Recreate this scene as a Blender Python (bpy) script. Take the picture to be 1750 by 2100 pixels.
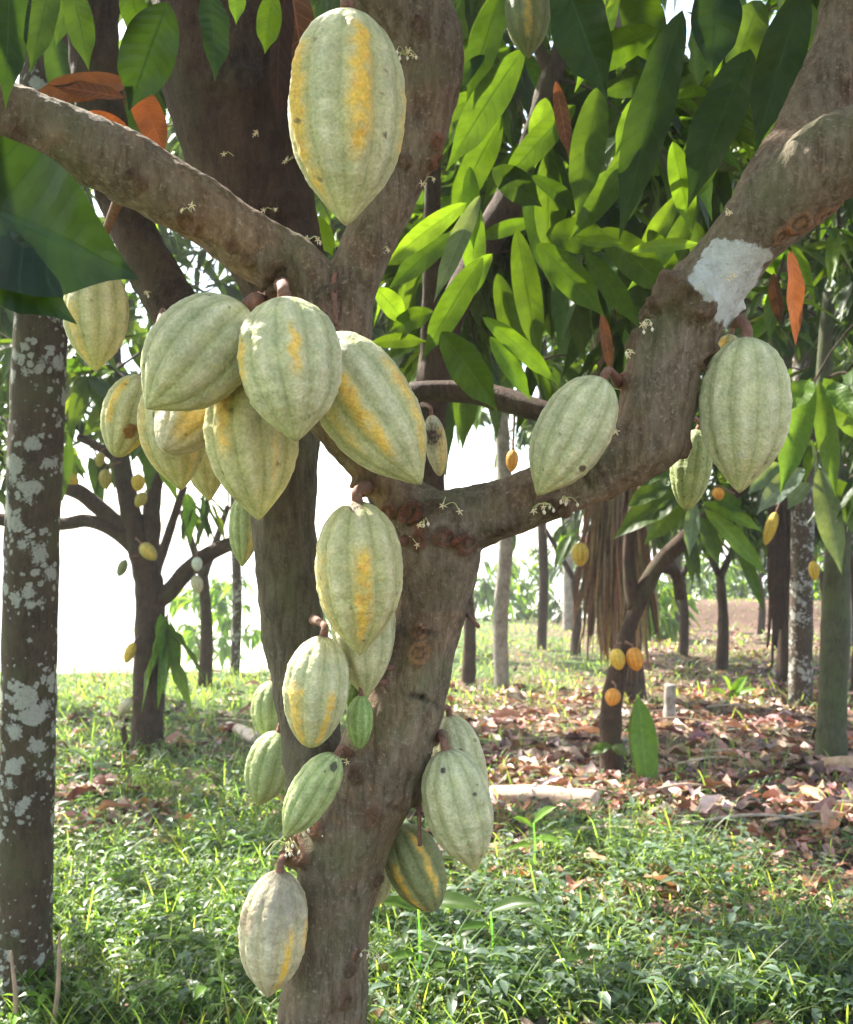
import bpy, math, random
import numpy as np
from mathutils import Vector, noise
from mathutils.bvhtree import BVHTree
random.seed(7); rng = np.random.default_rng(7)
R = math.radians
for o in list(bpy.data.objects): bpy.data.objects.remove(o)
S = bpy.context.scene
COL = S.collection

# ------------------------------------------------------------ camera, sky, sun, exposure
F, CX, CY, CAMZ = 2060.0, 875.0, 1050.0, 1.15      # picture measured on a 1750 x 2100 grid
PITCH = math.atan(130 / F)
cd = bpy.data.cameras.new('camera'); cam = bpy.data.objects.new('camera', cd); COL.objects.link(cam)
cam.location = (0, 0, CAMZ); cam.rotation_euler = (math.pi / 2 + PITCH, 0, 0)
cd.sensor_fit = 'HORIZONTAL'; cd.sensor_width = 36; cd.lens = F / 1750 * 36
cd.clip_start = 0.02; cd.clip_end = 2000
cd.dof.use_dof = True; cd.dof.focus_distance = 1.36; cd.dof.aperture_fstop = 12
S.camera = cam
SUN_DIR = Vector((-0.50, 0.42, 0.76)).normalized()   # towards the sun
w = bpy.data.worlds.new('World'); S.world = w; w.use_nodes = True
nt = w.node_tree; nt.nodes.clear()
sky = nt.nodes.new('ShaderNodeTexSky'); sky.sky_type = 'NISHITA'; sky.sun_disc = False
sky.sun_elevation = math.asin(SUN_DIR.z); sky.sun_rotation = math.atan2(SUN_DIR.x, SUN_DIR.y)
sky.air_density = 1.0; sky.dust_density = 1.6; sky.ozone_density = 0.5
bg = nt.nodes.new('ShaderNodeBackground'); bg.inputs[1].default_value = 0.15
wo = nt.nodes.new('ShaderNodeOutputWorld')
tn = nt.nodes.new('ShaderNodeMix'); tn.data_type = 'RGBA'; tn.blend_type = 'MULTIPLY'; tn.inputs[0].default_value = 1.0; tn.inputs[7].default_value = (1.0, 0.93, 0.80, 1)   # warm tint on the sky light, in place of a white balance
nt.links.new(sky.outputs[0], tn.inputs[6]); nt.links.new(tn.outputs[2], bg.inputs[0]); nt.links.new(bg.outputs[0], wo.inputs[0])
sd = bpy.data.lights.new('sun', 'SUN'); sd.energy = 4.5; sd.angle = R(0.5); sd.color = (1.0, 0.95, 0.86)
sun = bpy.data.objects.new('sun', sd); COL.objects.link(sun)
sun.rotation_euler = SUN_DIR.to_track_quat('Z', 'Y').to_euler(); sun.location = (0, 0, 20)
S.view_settings.view_transform = 'Standard'; S.view_settings.look = 'None'
S.view_settings.exposure = 2.25; S.view_settings.gamma = 1

# ------------------------------------------------------------ helpers
cp, sp_ = math.cos(PITCH), math.sin(PITCH)
def W(px, py, d):
    x = (px - CX) / F * d; u = (CY - py) / F * d
    return Vector((x, d * cp - u * sp_, CAMZ + d * sp_ + u * cp))
def hsh(x, y): return noise.noise(Vector((x, y, 3.3)))
def smooth(a, b, x):
    t = min(1, max(0, (x - a) / (b - a))); return t * t * (3 - 2 * t)
def terrain(x, y):
    ang = x / max(y, 0.5)
    ye = 12.0 + 15.0 * smooth(-0.17, 0.05, ang)          # the plot ends in a bank sooner on the left
    z = 0.05 * hsh(x * 0.5, y * 0.5) + 0.025 * hsh(x * 1.7, y * 1.7)
    z *= smooth(0, 4, abs(y) + 1) if y > -50 else 1
    if y > ye: z -= min((y - ye) * 0.30, 9.0)
    if ang > 0.17 and y > 20: z += 0.55 * smooth(21, 22.5, y) * (1 - smooth(26, 28, y)) * smooth(0.17, 0.21, ang)
    return z
def G(px, py):
    r = (W(px, py, 1) - Vector((0, 0, CAMZ)))
    d = 3.0
    for _ in range(40):
        p = Vector((0, 0, CAMZ)) + r * d
        h = p.z - terrain(p.x, p.y)
        if r.z >= 0: break
        d += 0.8 * h / -r.z
        d = max(0.5, min(d, 60))
    return Vector((0, 0, CAMZ)) + r * d, d

def tag(o, label=None, cat=None, group=None, kind=None):
    if label: o['label'] = label
    if cat: o['category'] = cat
    if group: o['group'] = group
    if kind: o['kind'] = kind
    return o
def thing(name, loc, label, cat, group=None):
    o = bpy.data.objects.new(name, None); o.empty_display_size = 0.1
    COL.objects.link(o); o.location = loc
    return tag(o, label, cat, group)
def world_of(p):
    v = Vector((0, 0, 0))
    while p is not None: v += p.location; p = p.parent
    return v
def mk(name, V, Q, mat, parent=None, uv=None, col=None, T=None, smooth_=True):
    """one mesh from world-space verts V, quads Q and triangles T"""
    V = np.asarray(V, dtype=np.float64).reshape(-1, 3)
    if parent is not None: V = V - np.array(world_of(parent))
    me = bpy.data.meshes.new(name)
    Q = np.asarray(Q, dtype=np.int32).reshape(-1, 4) if Q is not None and len(Q) else np.zeros((0, 4), np.int32)
    T = np.asarray(T, dtype=np.int32).reshape(-1, 3) if T is not None and len(T) else np.zeros((0, 3), np.int32)
    me.vertices.add(len(V)); me.vertices.foreach_set('co', V.astype(np.float32).ravel())
    nl = Q.size + T.size
    me.loops.add(nl); me.loops.foreach_set('vertex_index', np.concatenate([Q.ravel(), T.ravel()]).astype(np.int32))
    me.polygons.add(len(Q) + len(T))
    st = np.concatenate([np.arange(len(Q)) * 4, Q.size + np.arange(len(T)) * 3]).astype(np.int32)
    me.polygons.foreach_set('loop_start', st)
    try: me.polygons.foreach_set('loop_total', np.concatenate([np.full(len(Q), 4), np.full(len(T), 3)]).astype(np.int32))
    except Exception: pass
    me.polygons.foreach_set('use_smooth', np.full(len(Q) + len(T), smooth_))
    if col is not None:
        a = me.attributes.new('Col', 'FLOAT_COLOR', 'POINT'); c = np.ones((len(V), 4), np.float32); c[:, :3] = col
        a.data.foreach_set('color', c.ravel())
    if uv is not None:
        a = me.attributes.new('luv', 'FLOAT_VECTOR', 'POINT'); c = np.zeros((len(V), 3), np.float32); c[:, :2] = uv
        a.data.foreach_set('vector', c.ravel())
    me.update(calc_edges=True); me.validate()
    me.materials.append(mat)
    o = bpy.data.objects.new(name, me); COL.objects.link(o)
    if parent is not None: o.parent = parent
    return o
class MB:
    def __init__(s): s.V = []; s.Q = []; s.T = []; s.C = []; s.U = []; s.n = 0
    def add(s, V, Q=None, T=None, col=(1, 1, 1), uv=None):
        V = np.asarray(V, float).reshape(-1, 3)
        if Q is not None and len(Q): s.Q.append(np.asarray(Q).reshape(-1, 4) + s.n)
        if T is not None and len(T): s.T.append(np.asarray(T).reshape(-1, 3) + s.n)
        c = np.asarray(col, float); s.C.append(np.broadcast_to(c, (len(V), 3)))
        s.U.append(uv if uv is not None else np.zeros((len(V), 2)))
        s.V.append(V); s.n += len(V)
    def build(s, name, mat, parent=None, smooth_=True):
        return mk(name, np.concatenate(s.V), np.concatenate(s.Q) if s.Q else None, mat, parent,
                  np.concatenate(s.U), np.concatenate(s.C), np.concatenate(s.T) if s.T else None, smooth_)
def spline(P, n):
    """Catmull-Rom through rows of P (any width)"""
    P = np.asarray(P, float)
    if len(P) == 2: t = np.linspace(0, 1, n)[:, None]; return P[0] * (1 - t) + P[1] * t
    E = np.vstack([2 * P[0] - P[1], P, 2 * P[-1] - P[-2]])
    out = []
    for t in np.linspace(0, len(P) - 1 - 1e-9, n):
        i = int(t); f = t - i; a, b, c, d = E[i], E[i + 1], E[i + 2], E[i + 3]
        out.append(0.5 * ((2 * b) + (c - a) * f + (2 * a - 5 * b + 4 * c - d) * f * f + (3 * b - a - 3 * c + d) * f ** 3))
    return np.array(out)
def tube(mb, pts, rad, n=8, seg=None, col=(1, 1, 1), rough=0.0, caps=True, ph=0.0):
    """tapered tube through pts (N,3), radii rad"""
    A = np.hstack([np.asarray(pts, float).reshape(-1, 3), np.broadcast_to(np.asarray(rad, float).reshape(-1, 1), (len(pts), 1))])
    m = seg or max(2, len(pts) * 3)
    A = spline(A, m); P = A[:, :3]; r = np.maximum(A[:, 3], 1e-4)
    Tn = np.gradient(P, axis=0); Tn /= np.linalg.norm(Tn, axis=1)[:, None] + 1e-12
    up = np.array([0.13, 0.97, 0.2]) if abs(Tn[0][2]) > 0.7 else np.array([0, 0.1, 1.0])
    a = np.linspace(0, 2 * math.pi, n, endpoint=False) + ph
    V = np.zeros((m, n, 3))
    for i in range(m):
        s = np.cross(Tn[i], up); s /= np.linalg.norm(s) + 1e-12; b = np.cross(s, Tn[i]); up = b
        rr = r[i] * (1 + (rough * np.array([noise.noise(Vector((math.cos(q) * 2 + P[i][0] * 3, math.sin(q) * 2, P[i][2] * 14))) for q in a]) if rough else 0))
        V[i] = P[i] + (np.cos(a) * rr)[:, None] * s + (np.sin(a) * rr)[:, None] * b
    i0 = np.arange(m - 1)[:, None] * n; j = np.arange(n)[None]; j2 = (j + 1) % n
    Q = np.stack([i0 + j, i0 + j2, i0 + n + j2, i0 + n + j], -1).reshape(-1, 4)
    VV = V.reshape(-1, 3)
    T = None
    if caps:
        VV = np.vstack([VV, P[0], P[-1]]); c0 = m * n; c1 = c0 + 1
        jj = np.arange(n); k = (jj + 1) % n
        T = np.vstack([np.stack([np.full(n, c0), k, jj], -1), np.stack([np.full(n, c1), (m - 1) * n + jj, (m - 1) * n + k], -1)])
    mb.add(VV, Q, T, col)

# ------------------------------------------------------------ materials
def newmat(name):
    m = bpy.data.materials.new(name); m.use_nodes = True; t = m.node_tree; t.nodes.clear()
    return m, t, t.nodes, t.links
def nd(N, t, **k):
    n = N.new(t)
    for a, b in k.items(): setattr(n, a, b)
    return n
def mathn(N, L, op, a, b=None, c=None):
    n = N.new('ShaderNodeMath'); n.operation = op
    for i, v in enumerate((a, b, c)):
        if v is None: continue
        if isinstance(v, (int, float)): n.inputs[i].default_value = v
        else: L.new(v, n.inputs[i])
    return n.outputs[0]
def mixc(N, L, f, a, b, bt='MIX'):
    n = N.new('ShaderNodeMix'); n.data_type = 'RGBA'; n.blend_type = bt
    for s, v in ((n.inputs[0], f), (n.inputs[6], a), (n.inputs[7], b)):
        if isinstance(v, (int, float)): s.default_value = v
        elif isinstance(v, tuple): s.default_value = (*v, 1) if len(v) == 3 else v
        else: L.new(v, s)
    return n.outputs[2]
def noi(N, L, vec, scale, det=4, rough=0.6, dist=0.0):
    n = N.new('ShaderNodeTexNoise'); n.inputs['Scale'].default_value = scale; n.inputs['Detail'].default_value = det
    n.inputs['Roughness'].default_value = rough; n.inputs['Distortion'].default_value = dist
    if vec is not None: L.new(vec, n.inputs['Vector'])
    return n.outputs[0]
def ramp(N, L, f, stops):
    n = N.new('ShaderNodeValToRGB'); e = n.color_ramp.elements
    while len(e) < len(stops): e.new(0.5)
    for i, (p, c) in enumerate(stops): e[i].position = p; e[i].color = (c, c, c, 1) if isinstance(c, (int, float)) else (*c, 1)
    L.new(f, n.inputs[0]); return n.outputs[0]
def attr(N, name): n = N.new('ShaderNodeAttribute'); n.attribute_name = name; return n
def principled(N, L, col, rough=0.6, spec=0.4, normal=None):
    p = N.new('ShaderNodeBsdfPrincipled')
    if isinstance(col, tuple): p.inputs['Base Color'].default_value = (*col, 1)
    else: L.new(col, p.inputs['Base Color'])
    if isinstance(rough, (int, float)): p.inputs['Roughness'].default_value = rough
    else: L.new(rough, p.inputs['Roughness'])
    p.inputs['Specular IOR Level'].default_value = spec
    if normal is not None: L.new(normal, p.inputs['Normal'])
    return p
def bumpn(N, L, h, s, d=0.01):
    b = N.new('ShaderNodeBump'); b.inputs['Strength'].default_value = s; b.inputs['Distance'].default_value = d
    L.new(h, b.inputs['Height']); return b.outputs[0]
def out(N, L, sh): o = N.new('ShaderNodeOutputMaterial'); L.new(sh, o.inputs[0])

def leaf_mat(name, trans=0.5, gain=(1.9, 1.75, 0.55), rough=0.38, veins=True, spec=0.5):
    m, t, N, L = newmat(name)
    c = attr(N, 'Col').outputs['Color']; uvn = attr(N, 'luv')
    sx = N.new('ShaderNodeSeparateXYZ'); L.new(uvn.outputs['Vector'], sx.inputs[0])
    u = mathn(N, L, 'ABSOLUTE', sx.outputs[0]); s = sx.outputs[1]
    g = N.new('ShaderNodeNewGeometry')
    n1 = noi(N, L, g.outputs['Position'], 35, 3)
    c = mixc(N, L, 1.0, c, ramp(N, L, n1, [(0.3, 0.82), (0.7, 1.18)]), 'MULTIPLY')
    nrm = None; tc = c
    if veins:
        k = mathn(N, L, 'SUBTRACT', s, mathn(N, L, 'MULTIPLY', mathn(N, L, 'POWER', u, 1.4), 0.12))
        k = mathn(N, L, 'ADD', k, mathn(N, L, 'MULTIPLY', noi(N, L, g.outputs['Position'], 22, 2), 0.05))
        k = mathn(N, L, 'ABSOLUTE', mathn(N, L, 'SUBTRACT', mathn(N, L, 'FRACT', mathn(N, L, 'MULTIPLY', k, 10.0)), 0.5))
        vein = ramp(N, L, k, [(0.025, 1.0), (0.10, 0.0)])
        mid = ramp(N, L, u, [(0.03, 1.0), (0.075, 0.0)])
        v = mathn(N, L, 'MAXIMUM', mathn(N, L, 'MULTIPLY', vein, 0.65), mid)
        c = mixc(N, L, mathn(N, L, 'MULTIPLY', v, 0.75), c, mixc(N, L, 1.0, c, (3.4, 2.9, 2.8), 'MULTIPLY'))
        puff = ramp(N, L, k, [(0.0, 0.0), (0.5, 1.0)])
        puff2 = mathn(N, L, 'SUBTRACT', puff, mathn(N, L, 'MULTIPLY', mid, 1.0))
        nrm = bumpn(N, L, mathn(N, L, 'ADD', puff2, mathn(N, L, 'MULTIPLY', n1, 0.6)), 0.22, 0.004)
        tc = mixc(N, L, mathn(N, L, 'MULTIPLY', v, 0.85), tc, mixc(N, L, 1.0, tc, (0.3, 0.38, 0.4), 'MULTIPLY'))
    dm = mathn(N, L, 'ADD', mathn(N, L, 'ADD', mathn(N, L, 'MULTIPLY', u, 0.30), mathn(N, L, 'MULTIPLY', s, 0.35)), mathn(N, L, 'MULTIPLY', noi(N, L, g.outputs['Position'], 16, 5, 0.7), 1.0))
    dmg = ramp(N, L, dm, [(1.16, 0.0), (1.20, 1.0)] if False else [(1.07, 0.0), (1.10, 1.0)])
    c = mixc(N, L, dmg, c, (0.13, 0.075, 0.03)); tc = mixc(N, L, dmg, tc, (0.06, 0.03, 0.01))
    p = principled(N, L, c, rough, spec, nrm)
    tr = N.new('ShaderNodeBsdfTranslucent'); L.new(mixc(N, L, 1.0, tc, gain, 'MULTIPLY'), tr.inputs[0])
    mx = N.new('ShaderNodeMixShader'); mx.inputs[0].default_value = trans
    L.new(p.outputs[0], mx.inputs[1]); L.new(tr.outputs[0], mx.inputs[2]); out(N, L, mx.outputs[0])
    return m
M_leaf = leaf_mat('leaf', 0.42, (2.4, 2.1, 0.5), rough=0.42, spec=0.3)
M_far = leaf_mat('leaf_far', 0.5, (2.7, 2.5, 0.7), veins=False)
M_dead = leaf_mat('dead_leaf', 0.25, (1.6, 1.1, 0.5), 0.6, True, 0.3)
M_grass = leaf_mat('grass', 0.45, (2.4, 2.4, 0.7), 0.4, False, 0.45)
M_litter = leaf_mat('litter', 0.10, (1.3, 1.0, 0.6), 0.5, False, 0.5)

def bark_mat(name, base, dark, light, streak=1.0, spots=0.0, scale=1.0, moss=0.0):
    m, t, N, L = newmat(name)
    g = N.new('ShaderNodeNewGeometry'); pos = g.outputs['Position']
    mp = N.new('ShaderNodeMapping'); mp.inputs['Scale'].default_value = (1, 1, 0.22); L.new(pos, mp.inputs[0])
    n1 = noi(N, L, pos, 11 * scale, 6, 0.65); n2 = noi(N, L, mp.outputs[0], 85 * scale, 5, 0.7, 0.4); n3 = noi(N, L, pos, 150 * scale, 4, 0.7)
    c = mixc(N, L, ramp(N, L, n1, [(0.32, 0.0), (0.68, 1.0)]), dark, base)
    c = mixc(N, L, mathn(N, L, 'MULTIPLY', ramp(N, L, n2, [(0.42, 0.0), (0.72, 1.0)]), 0.55 * streak), c, light)
    c = mixc(N, L, mathn(N, L, 'MULTIPLY', ramp(N, L, n3, [(0.54, 0.0), (0.68, 1.0)]), 0.6), c, light)
    if moss: c = mixc(N, L, mathn(N, L, 'MULTIPLY', ramp(N, L, noi(N, L, pos, 7, 5), [(0.5, 0.0), (0.66, 1.0)]), moss), c, (0.10, 0.12, 0.045))
    c = mixc(N, L, mathn(N, L, 'MULTIPLY', ramp(N, L, n2, [(0.28, 1.0), (0.42, 0.0)]), 0.6), c, mixc(N, L, 1.0, c, (0.4, 0.36, 0.33), 'MULTIPLY'))
    h = mathn(N, L, 'ADD', mathn(N, L, 'MULTIPLY', n2, 1.0), mathn(N, L, 'MULTIPLY', n3, 0.5))
    if spots:
        nw = N.new('ShaderNodeTexNoise'); nw.inputs['Scale'].default_value = 14; nw.inputs['Detail'].default_value = 3; L.new(pos, nw.inputs[0])
        va = N.new('ShaderNodeVectorMath'); va.operation = 'MULTIPLY_ADD'; L.new(nw.outputs[1], va.inputs[0]); va.inputs[1].default_value = (.05, .05, .05); L.new(pos, va.inputs[2])
        def vor(sc, a, b, rnd=1.0):
            vo = N.new('ShaderNodeTexVoronoi'); vo.inputs['Scale'].default_value = sc; vo.inputs['Randomness'].default_value = rnd
            L.new(va.outputs[0], vo.inputs[0])
            lim = ramp(N, L, noi(N, L, pos, 5, 2), [(0.35, 0.0), (0.62, 1.0)])
            d = mathn(N, L, 'ADD', mathn(N, L, 'SUBTRACT', mathn(N, L, 'MULTIPLY', lim, b), vo.outputs[0]), mathn(N, L, 'MULTIPLY', mathn(N, L, 'SUBTRACT', n3, 0.5), 0.55))
            return ramp(N, L, mathn(N, L, 'ADD', mathn(N, L, 'MULTIPLY', d, 5.0), 0.5), [(0.35, 0.0), (0.68, 1.0)])
        sp1 = vor(17, 0, 0.50 * spots); sp2 = vor(42, 0, 0.44 * spots)
        sp = mathn(N, L, 'MAXIMUM', sp1, sp2)
        sp = mathn(N, L, 'MULTIPLY', sp, ramp(N, L, n3, [(0.25, 0.55), (0.5, 1.0)]))
        c = mixc(N, L, mathn(N, L, 'MULTIPLY', sp, 0.9), c, (0.40, 0.39, 0.345))
        h = mathn(N, L, 'ADD', h, mathn(N, L, 'MULTIPLY', sp, 0.3))
    c = mixc(N, L, 1.0, c, attr(N, 'Col').outputs['Color'], 'MULTIPLY')
    p = principled(N, L, c, 0.82, 0.25, bumpn(N, L, h, 0.9, 0.0075 / scale))
    out(N, L, p.outputs[0]); return m
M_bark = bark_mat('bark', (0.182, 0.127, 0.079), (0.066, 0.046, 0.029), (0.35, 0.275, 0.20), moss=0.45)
M_barkdark = bark_mat('bark_dark', (0.066, 0.034, 0.020), (0.022, 0.012, 0.008), (0.12, 0.075, 0.048), moss=0.2)  # darker pigment, with the back limbs' shade put into the colour
M_barkstem = bark_mat('bark_stem', (0.105, 0.080, 0.050), (0.05, 0.038, 0.024), (0.17, 0.14, 0.095), streak=1.6, moss=0.3)
M_barklich = bark_mat('bark_lichen', (0.085, 0.055, 0.034), (0.035, 0.023, 0.015), (0.13, 0.095, 0.065), spots=1.0, moss=0.3)
M_barkgreen = bark_mat('bark_green', (0.085, 0.085, 0.045), (0.04, 0.045, 0.022), (0.14, 0.14, 0.08), moss=0.6)
M_barkpale = bark_mat('bark_pale', (0.32, 0.28, 0.23), (0.09, 0.07, 0.055), (0.55, 0.52, 0.48))

def pod_mat(name):
    m, t, N, L = newmat(name)
    c = attr(N, 'Col').outputs['Color']
    tc = N.new('ShaderNodeTexCoord'); ob = tc.outputs['Object']
    n1 = noi(N, L, ob, 60, 5, 0.65); n2 = noi(N, L, ob, 260, 3, 0.6); n3 = noi(N, L, ob, 130, 4, 0.75, 1.0)
    c = mixc(N, L, 1.0, c, ramp(N, L, n1, [(0.28, (0.78, 0.83, 0.76)), (0.70, (1.16, 1.14, 1.18))]), 'MULTIPLY')
    c = mixc(N, L, 1.0, c, ramp(N, L, n2, [(0.3, 0.80), (0.7, 1.17)]), 'MULTIPLY')
    c = mixc(N, L, mathn(N, L, 'MULTIPLY', ramp(N, L, n3, [(0.705, 0.0), (0.735, 1.0)]), 0.75), c, (0.11, 0.075, 0.04))
    h = mathn(N, L, 'ADD', mathn(N, L, 'MULTIPLY', n1, 1.0), mathn(N, L, 'MULTIPLY', n2, 0.35))
    p = principled(N, L, c, ramp(N, L, n1, [(0.3, 0.50), (0.7, 0.68)]), 0.35, bumpn(N, L, h, 0.75, 0.005))
    p.inputs['Subsurface Weight'].default_value = 0.0
    out(N, L, p.outputs[0]); return m
M_pod = pod_mat('pod_husk')
def simple(name, col, rough=0.6, nscale=60, var=0.3, spec=0.3):
    m, t, N, L = newmat(name)
    g = N.new('ShaderNodeNewGeometry'); n1 = noi(N, L, g.outputs['Position'], nscale, 5, 0.65)
    c = mixc(N, L, 1.0, col, ramp(N, L, n1, [(0.3, 1 - var), (0.7, 1 + var)]), 'MULTIPLY')
    c = mixc(N, L, 1.0, c, attr(N, 'Col').outputs['Color'], 'MULTIPLY')
    p = principled(N, L, c, rough, spec, bumpn(N, L, n1, 0.5, 0.004)); out(N, L, p.outputs[0]); return m
M_stalk = simple('pod_stalk', (0.20, 0.10, 0.07), 0.7, 160, 0.4)
M_flower = simple('flower', (0.88, 0.82, 0.64), 0.5, 200, 0.1)
M_frond = simple('dry_frond', (0.36, 0.27, 0.17), 0.6, 30, 0.35)
M_wood = simple('cut_wood', (0.42, 0.33, 0.26), 0.7, 25, 0.35)

m, t, N, L = newmat('ground_soil')
g = N.new('ShaderNodeNewGeometry'); pos = g.outputs['Position']
a1 = noi(N, L, pos, 1.1, 6, 0.6); a2 = noi(N, L, pos, 18, 6, 0.7); a3 = noi(N, L, pos, 90, 4, 0.7)
soil = mixc(N, L, ramp(N, L, a2, [(0.3, 0.0), (0.7, 1.0)]), (0.075, 0.045, 0.03), (0.22, 0.14, 0.10))
soil = mixc(N, L, ramp(N, L, a3, [(0.5, 0.0), (0.7, 0.6)]), soil, (0.34, 0.24, 0.18))
gr = mixc(N, L, ramp(N, L, a2, [(0.3, 0.0), (0.7, 1.0)]), (0.035, 0.06, 0.015), (0.13, 0.19, 0.05))
sx = N.new('ShaderNodeSeparateXYZ'); L.new(pos, sx.inputs[0])
far = ramp(N, L, mathn(N, L, 'DIVIDE', sx.outputs[1], 60.0), [(0.44, 0.0), (0.7, 1.0)])
gx = mathn(N, L, 'ADD', mathn(N, L, 'MULTIPLY', sx.outputs[0], -0.22), mathn(N, L, 'MULTIPLY', mathn(N, L, 'SUBTRACT', a1, 0.5), 3.0))
gx = mathn(N, L, 'ADD', gx, ramp(N, L, mathn(N, L, 'DIVIDE', sx.outputs[1], 30.0), [(0.3, 0.0), (0.42, 0.5)]))
mask = ramp(N, L, mathn(N, L, 'ADD', gx, 0.45), [(0.3, 0.0), (0.7, 1.0)])
c = mixc(N, L, mask, soil, gr)
c = mixc(N, L, far, c, (0.52, 0.52, 0.34))           # pale dry-grass colour, standing in for blown-out glare beyond the plot
p = principled(N, L, c, 0.9, 0.2, bumpn(N, L, mathn(N, L, 'ADD', a2, a3), 0.8, 0.03)); out(N, L, p.outputs[0]); M_ground = m

# ------------------------------------------------------------ ground sheet
def axis(lo, hi, fine_lo, fine_hi, fine, coarse):
    a = [fine_lo]
    while a[-1] < fine_hi: a.append(a[-1] + fine)
    s = fine
    while a[-1] < hi: s *= 1.25; a.append(a[-1] + min(s, coarse))
    b = [fine_lo]; s = fine
    while b[-1] > lo: s *= 1.25; b.append(b[-1] - min(s, coarse))
    return np.array(b[:0:-1] + a)
gxs = axis(-600, 600, -8, 10, 0.14, 60); gys = axis(-300, 900, 0, 30, 0.14, 60)
V = np.array([(x, y, terrain(x, y)) for y in gys for x in gxs])
nx, ny = len(gxs), len(gys)
i = np.arange(ny - 1)[:, None] * nx; j = np.arange(nx - 1)[None]
Q = np.stack([i + j, i + j + 1, i + nx + j + 1, i + nx + j], -1).reshape(-1, 4)
tag(mk('ground', V, Q, M_ground), kind='structure')

# ------------------------------------------------------------ leaves
def prof(s):
    s = np.clip(s, 0, 1); v = (s ** 0.72) * ((1 - s) ** 0.78); v = v / 0.353 / 1.02 * 0.88
    return np.maximum(v, 0) * (1 - 0.62 * np.clip((s - 0.74) / 0.2, 0, 1)) + 0.006
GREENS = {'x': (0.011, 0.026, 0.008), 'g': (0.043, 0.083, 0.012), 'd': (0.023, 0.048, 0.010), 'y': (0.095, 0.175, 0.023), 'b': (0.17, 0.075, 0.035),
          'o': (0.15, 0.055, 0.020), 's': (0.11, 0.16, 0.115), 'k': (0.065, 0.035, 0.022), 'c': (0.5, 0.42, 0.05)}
def leaves(mb, base, dr, nrm, Ln, Wd, droop, col, nu=4, ns=8, wave=0.10, fold=0.18, curl=0.0):
    base = np.asarray(base, float).reshape(-1, 3); n = len(base)
    f = lambda a: np.broadcast_to(np.asarray(a, float), (n,)) if np.ndim(a) < 2 else a
    dr = np.asarray(dr, float).reshape(-1, 3); dr = dr / (np.linalg.norm(dr, axis=1)[:, None] + 1e-9)
    nrm = np.asarray(nrm, float).reshape(-1, 3)
    sd_ = np.cross(dr, nrm); sd_ /= np.linalg.norm(sd_, axis=1)[:, None] + 1e-9
    nm = np.cross(sd_, dr)
    Ln, Wd, droop = f(Ln), f(Wd), f(droop)
    u = np.linspace(-1, 1, nu + 1); s = np.linspace(0, 1, ns + 1)
    U, Sg = np.meshgrid(u, s)                                   # (ns+1, nu+1)
    U = U.ravel(); Sg = Sg.ravel(); ww = prof(Sg)
    ph = rng.uniform(0, 6.28, n)[:, None]
    P = base[:, None, :] + dr[:, None, :] * (Ln[:, None] * Sg)[..., None]
    P[:, :, 2] -= (droop * Ln)[:, None] * Sg ** 2
    P += sd_[:, None, :] * (Wd[:, None] * 0.5 * ww * U)[..., None]
    off = fold * np.abs(U) ** 1.3 * ww * Wd[:, None] + wave * Wd[:, None] * np.abs(U) * ww * np.sin(Sg * 15 + ph + (U > 0) * 1.7)
    off += curl * Ln[:, None] * np.sin(Sg * 2.5 + ph) * 0.3
    P += nm[:, None, :] * off[..., None]
    m_ = len(U); k = np.arange(ns)[:, None] * (nu + 1) + np.arange(nu)[None]
    q = np.stack([k, k + 1, k + nu + 2, k + nu + 1], -1).reshape(-1, 4)
    Q = (q[None] + (np.arange(n) * m_)[:, None, None]).reshape(-1, 4)
    col = np.asarray(col, float); col = np.broadcast_to(col, (n, 3))
    mb.add(P.reshape(-1, 3), Q, None, np.repeat(col, m_, 0), np.tile(np.stack([U, Sg], -1), (n, 1)))
def vary(c, n, v=0.25):
    c = np.asarray(c, float); k = rng.normal(1, v * 0.7, (n, 1)).clip(0.45, 1.8)
    return (c * k * rng.normal(1, v * 0.25, (n, 3)).clip(0.6, 1.4)).clip(0.005, 0.8)
def spray(mb, P, d, n=8, L0=0.24, kinds='gggd', nu=4, ns=7, down=0.55):
    """one flush of drooping leaves at the end of a twig"""
    d = np.asarray(d, float); d /= np.linalg.norm(d) + 1e-9
    a = np.cross(d, [0, 0, 1.0]); a /= np.linalg.norm(a) + 1e-6; b = np.cross(d, a)
    th = np.arange(n) * 2.4 + rng.uniform(0, 6); t = np.linspace(-0.14, 0.0, n)
    base = np.asarray(P) + d * t[:, None] * rng.uniform(.7, 1.3) + 0
    D = d * rng.uniform(0.25, 0.9, (n, 1)) + (np.cos(th)[:, None] * a + np.sin(th)[:, None] * b) * rng.uniform(0.5, 0.9, (n, 1))
    D[:, 2] -= rng.uniform(down * 0.5, down * 1.5, n)
    D /= np.linalg.norm(D, axis=1)[:, None]
    Nn = np.cross(D, np.cross([0, 0, 1.0], D)); Nn += rng.normal(0, 0.3, (n, 3))
    Ln = L0 * rng.uniform(0.6, 1.25, n)
    ks = np.array([GREENS[random.choice(kinds)] for _ in range(n)])
    leaves(mb, base, D, Nn, Ln, Ln * rng.uniform(0.30, 0.40, n), rng.uniform(0.15, 0.6, n), vary(ks, n), nu, ns)
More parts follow.
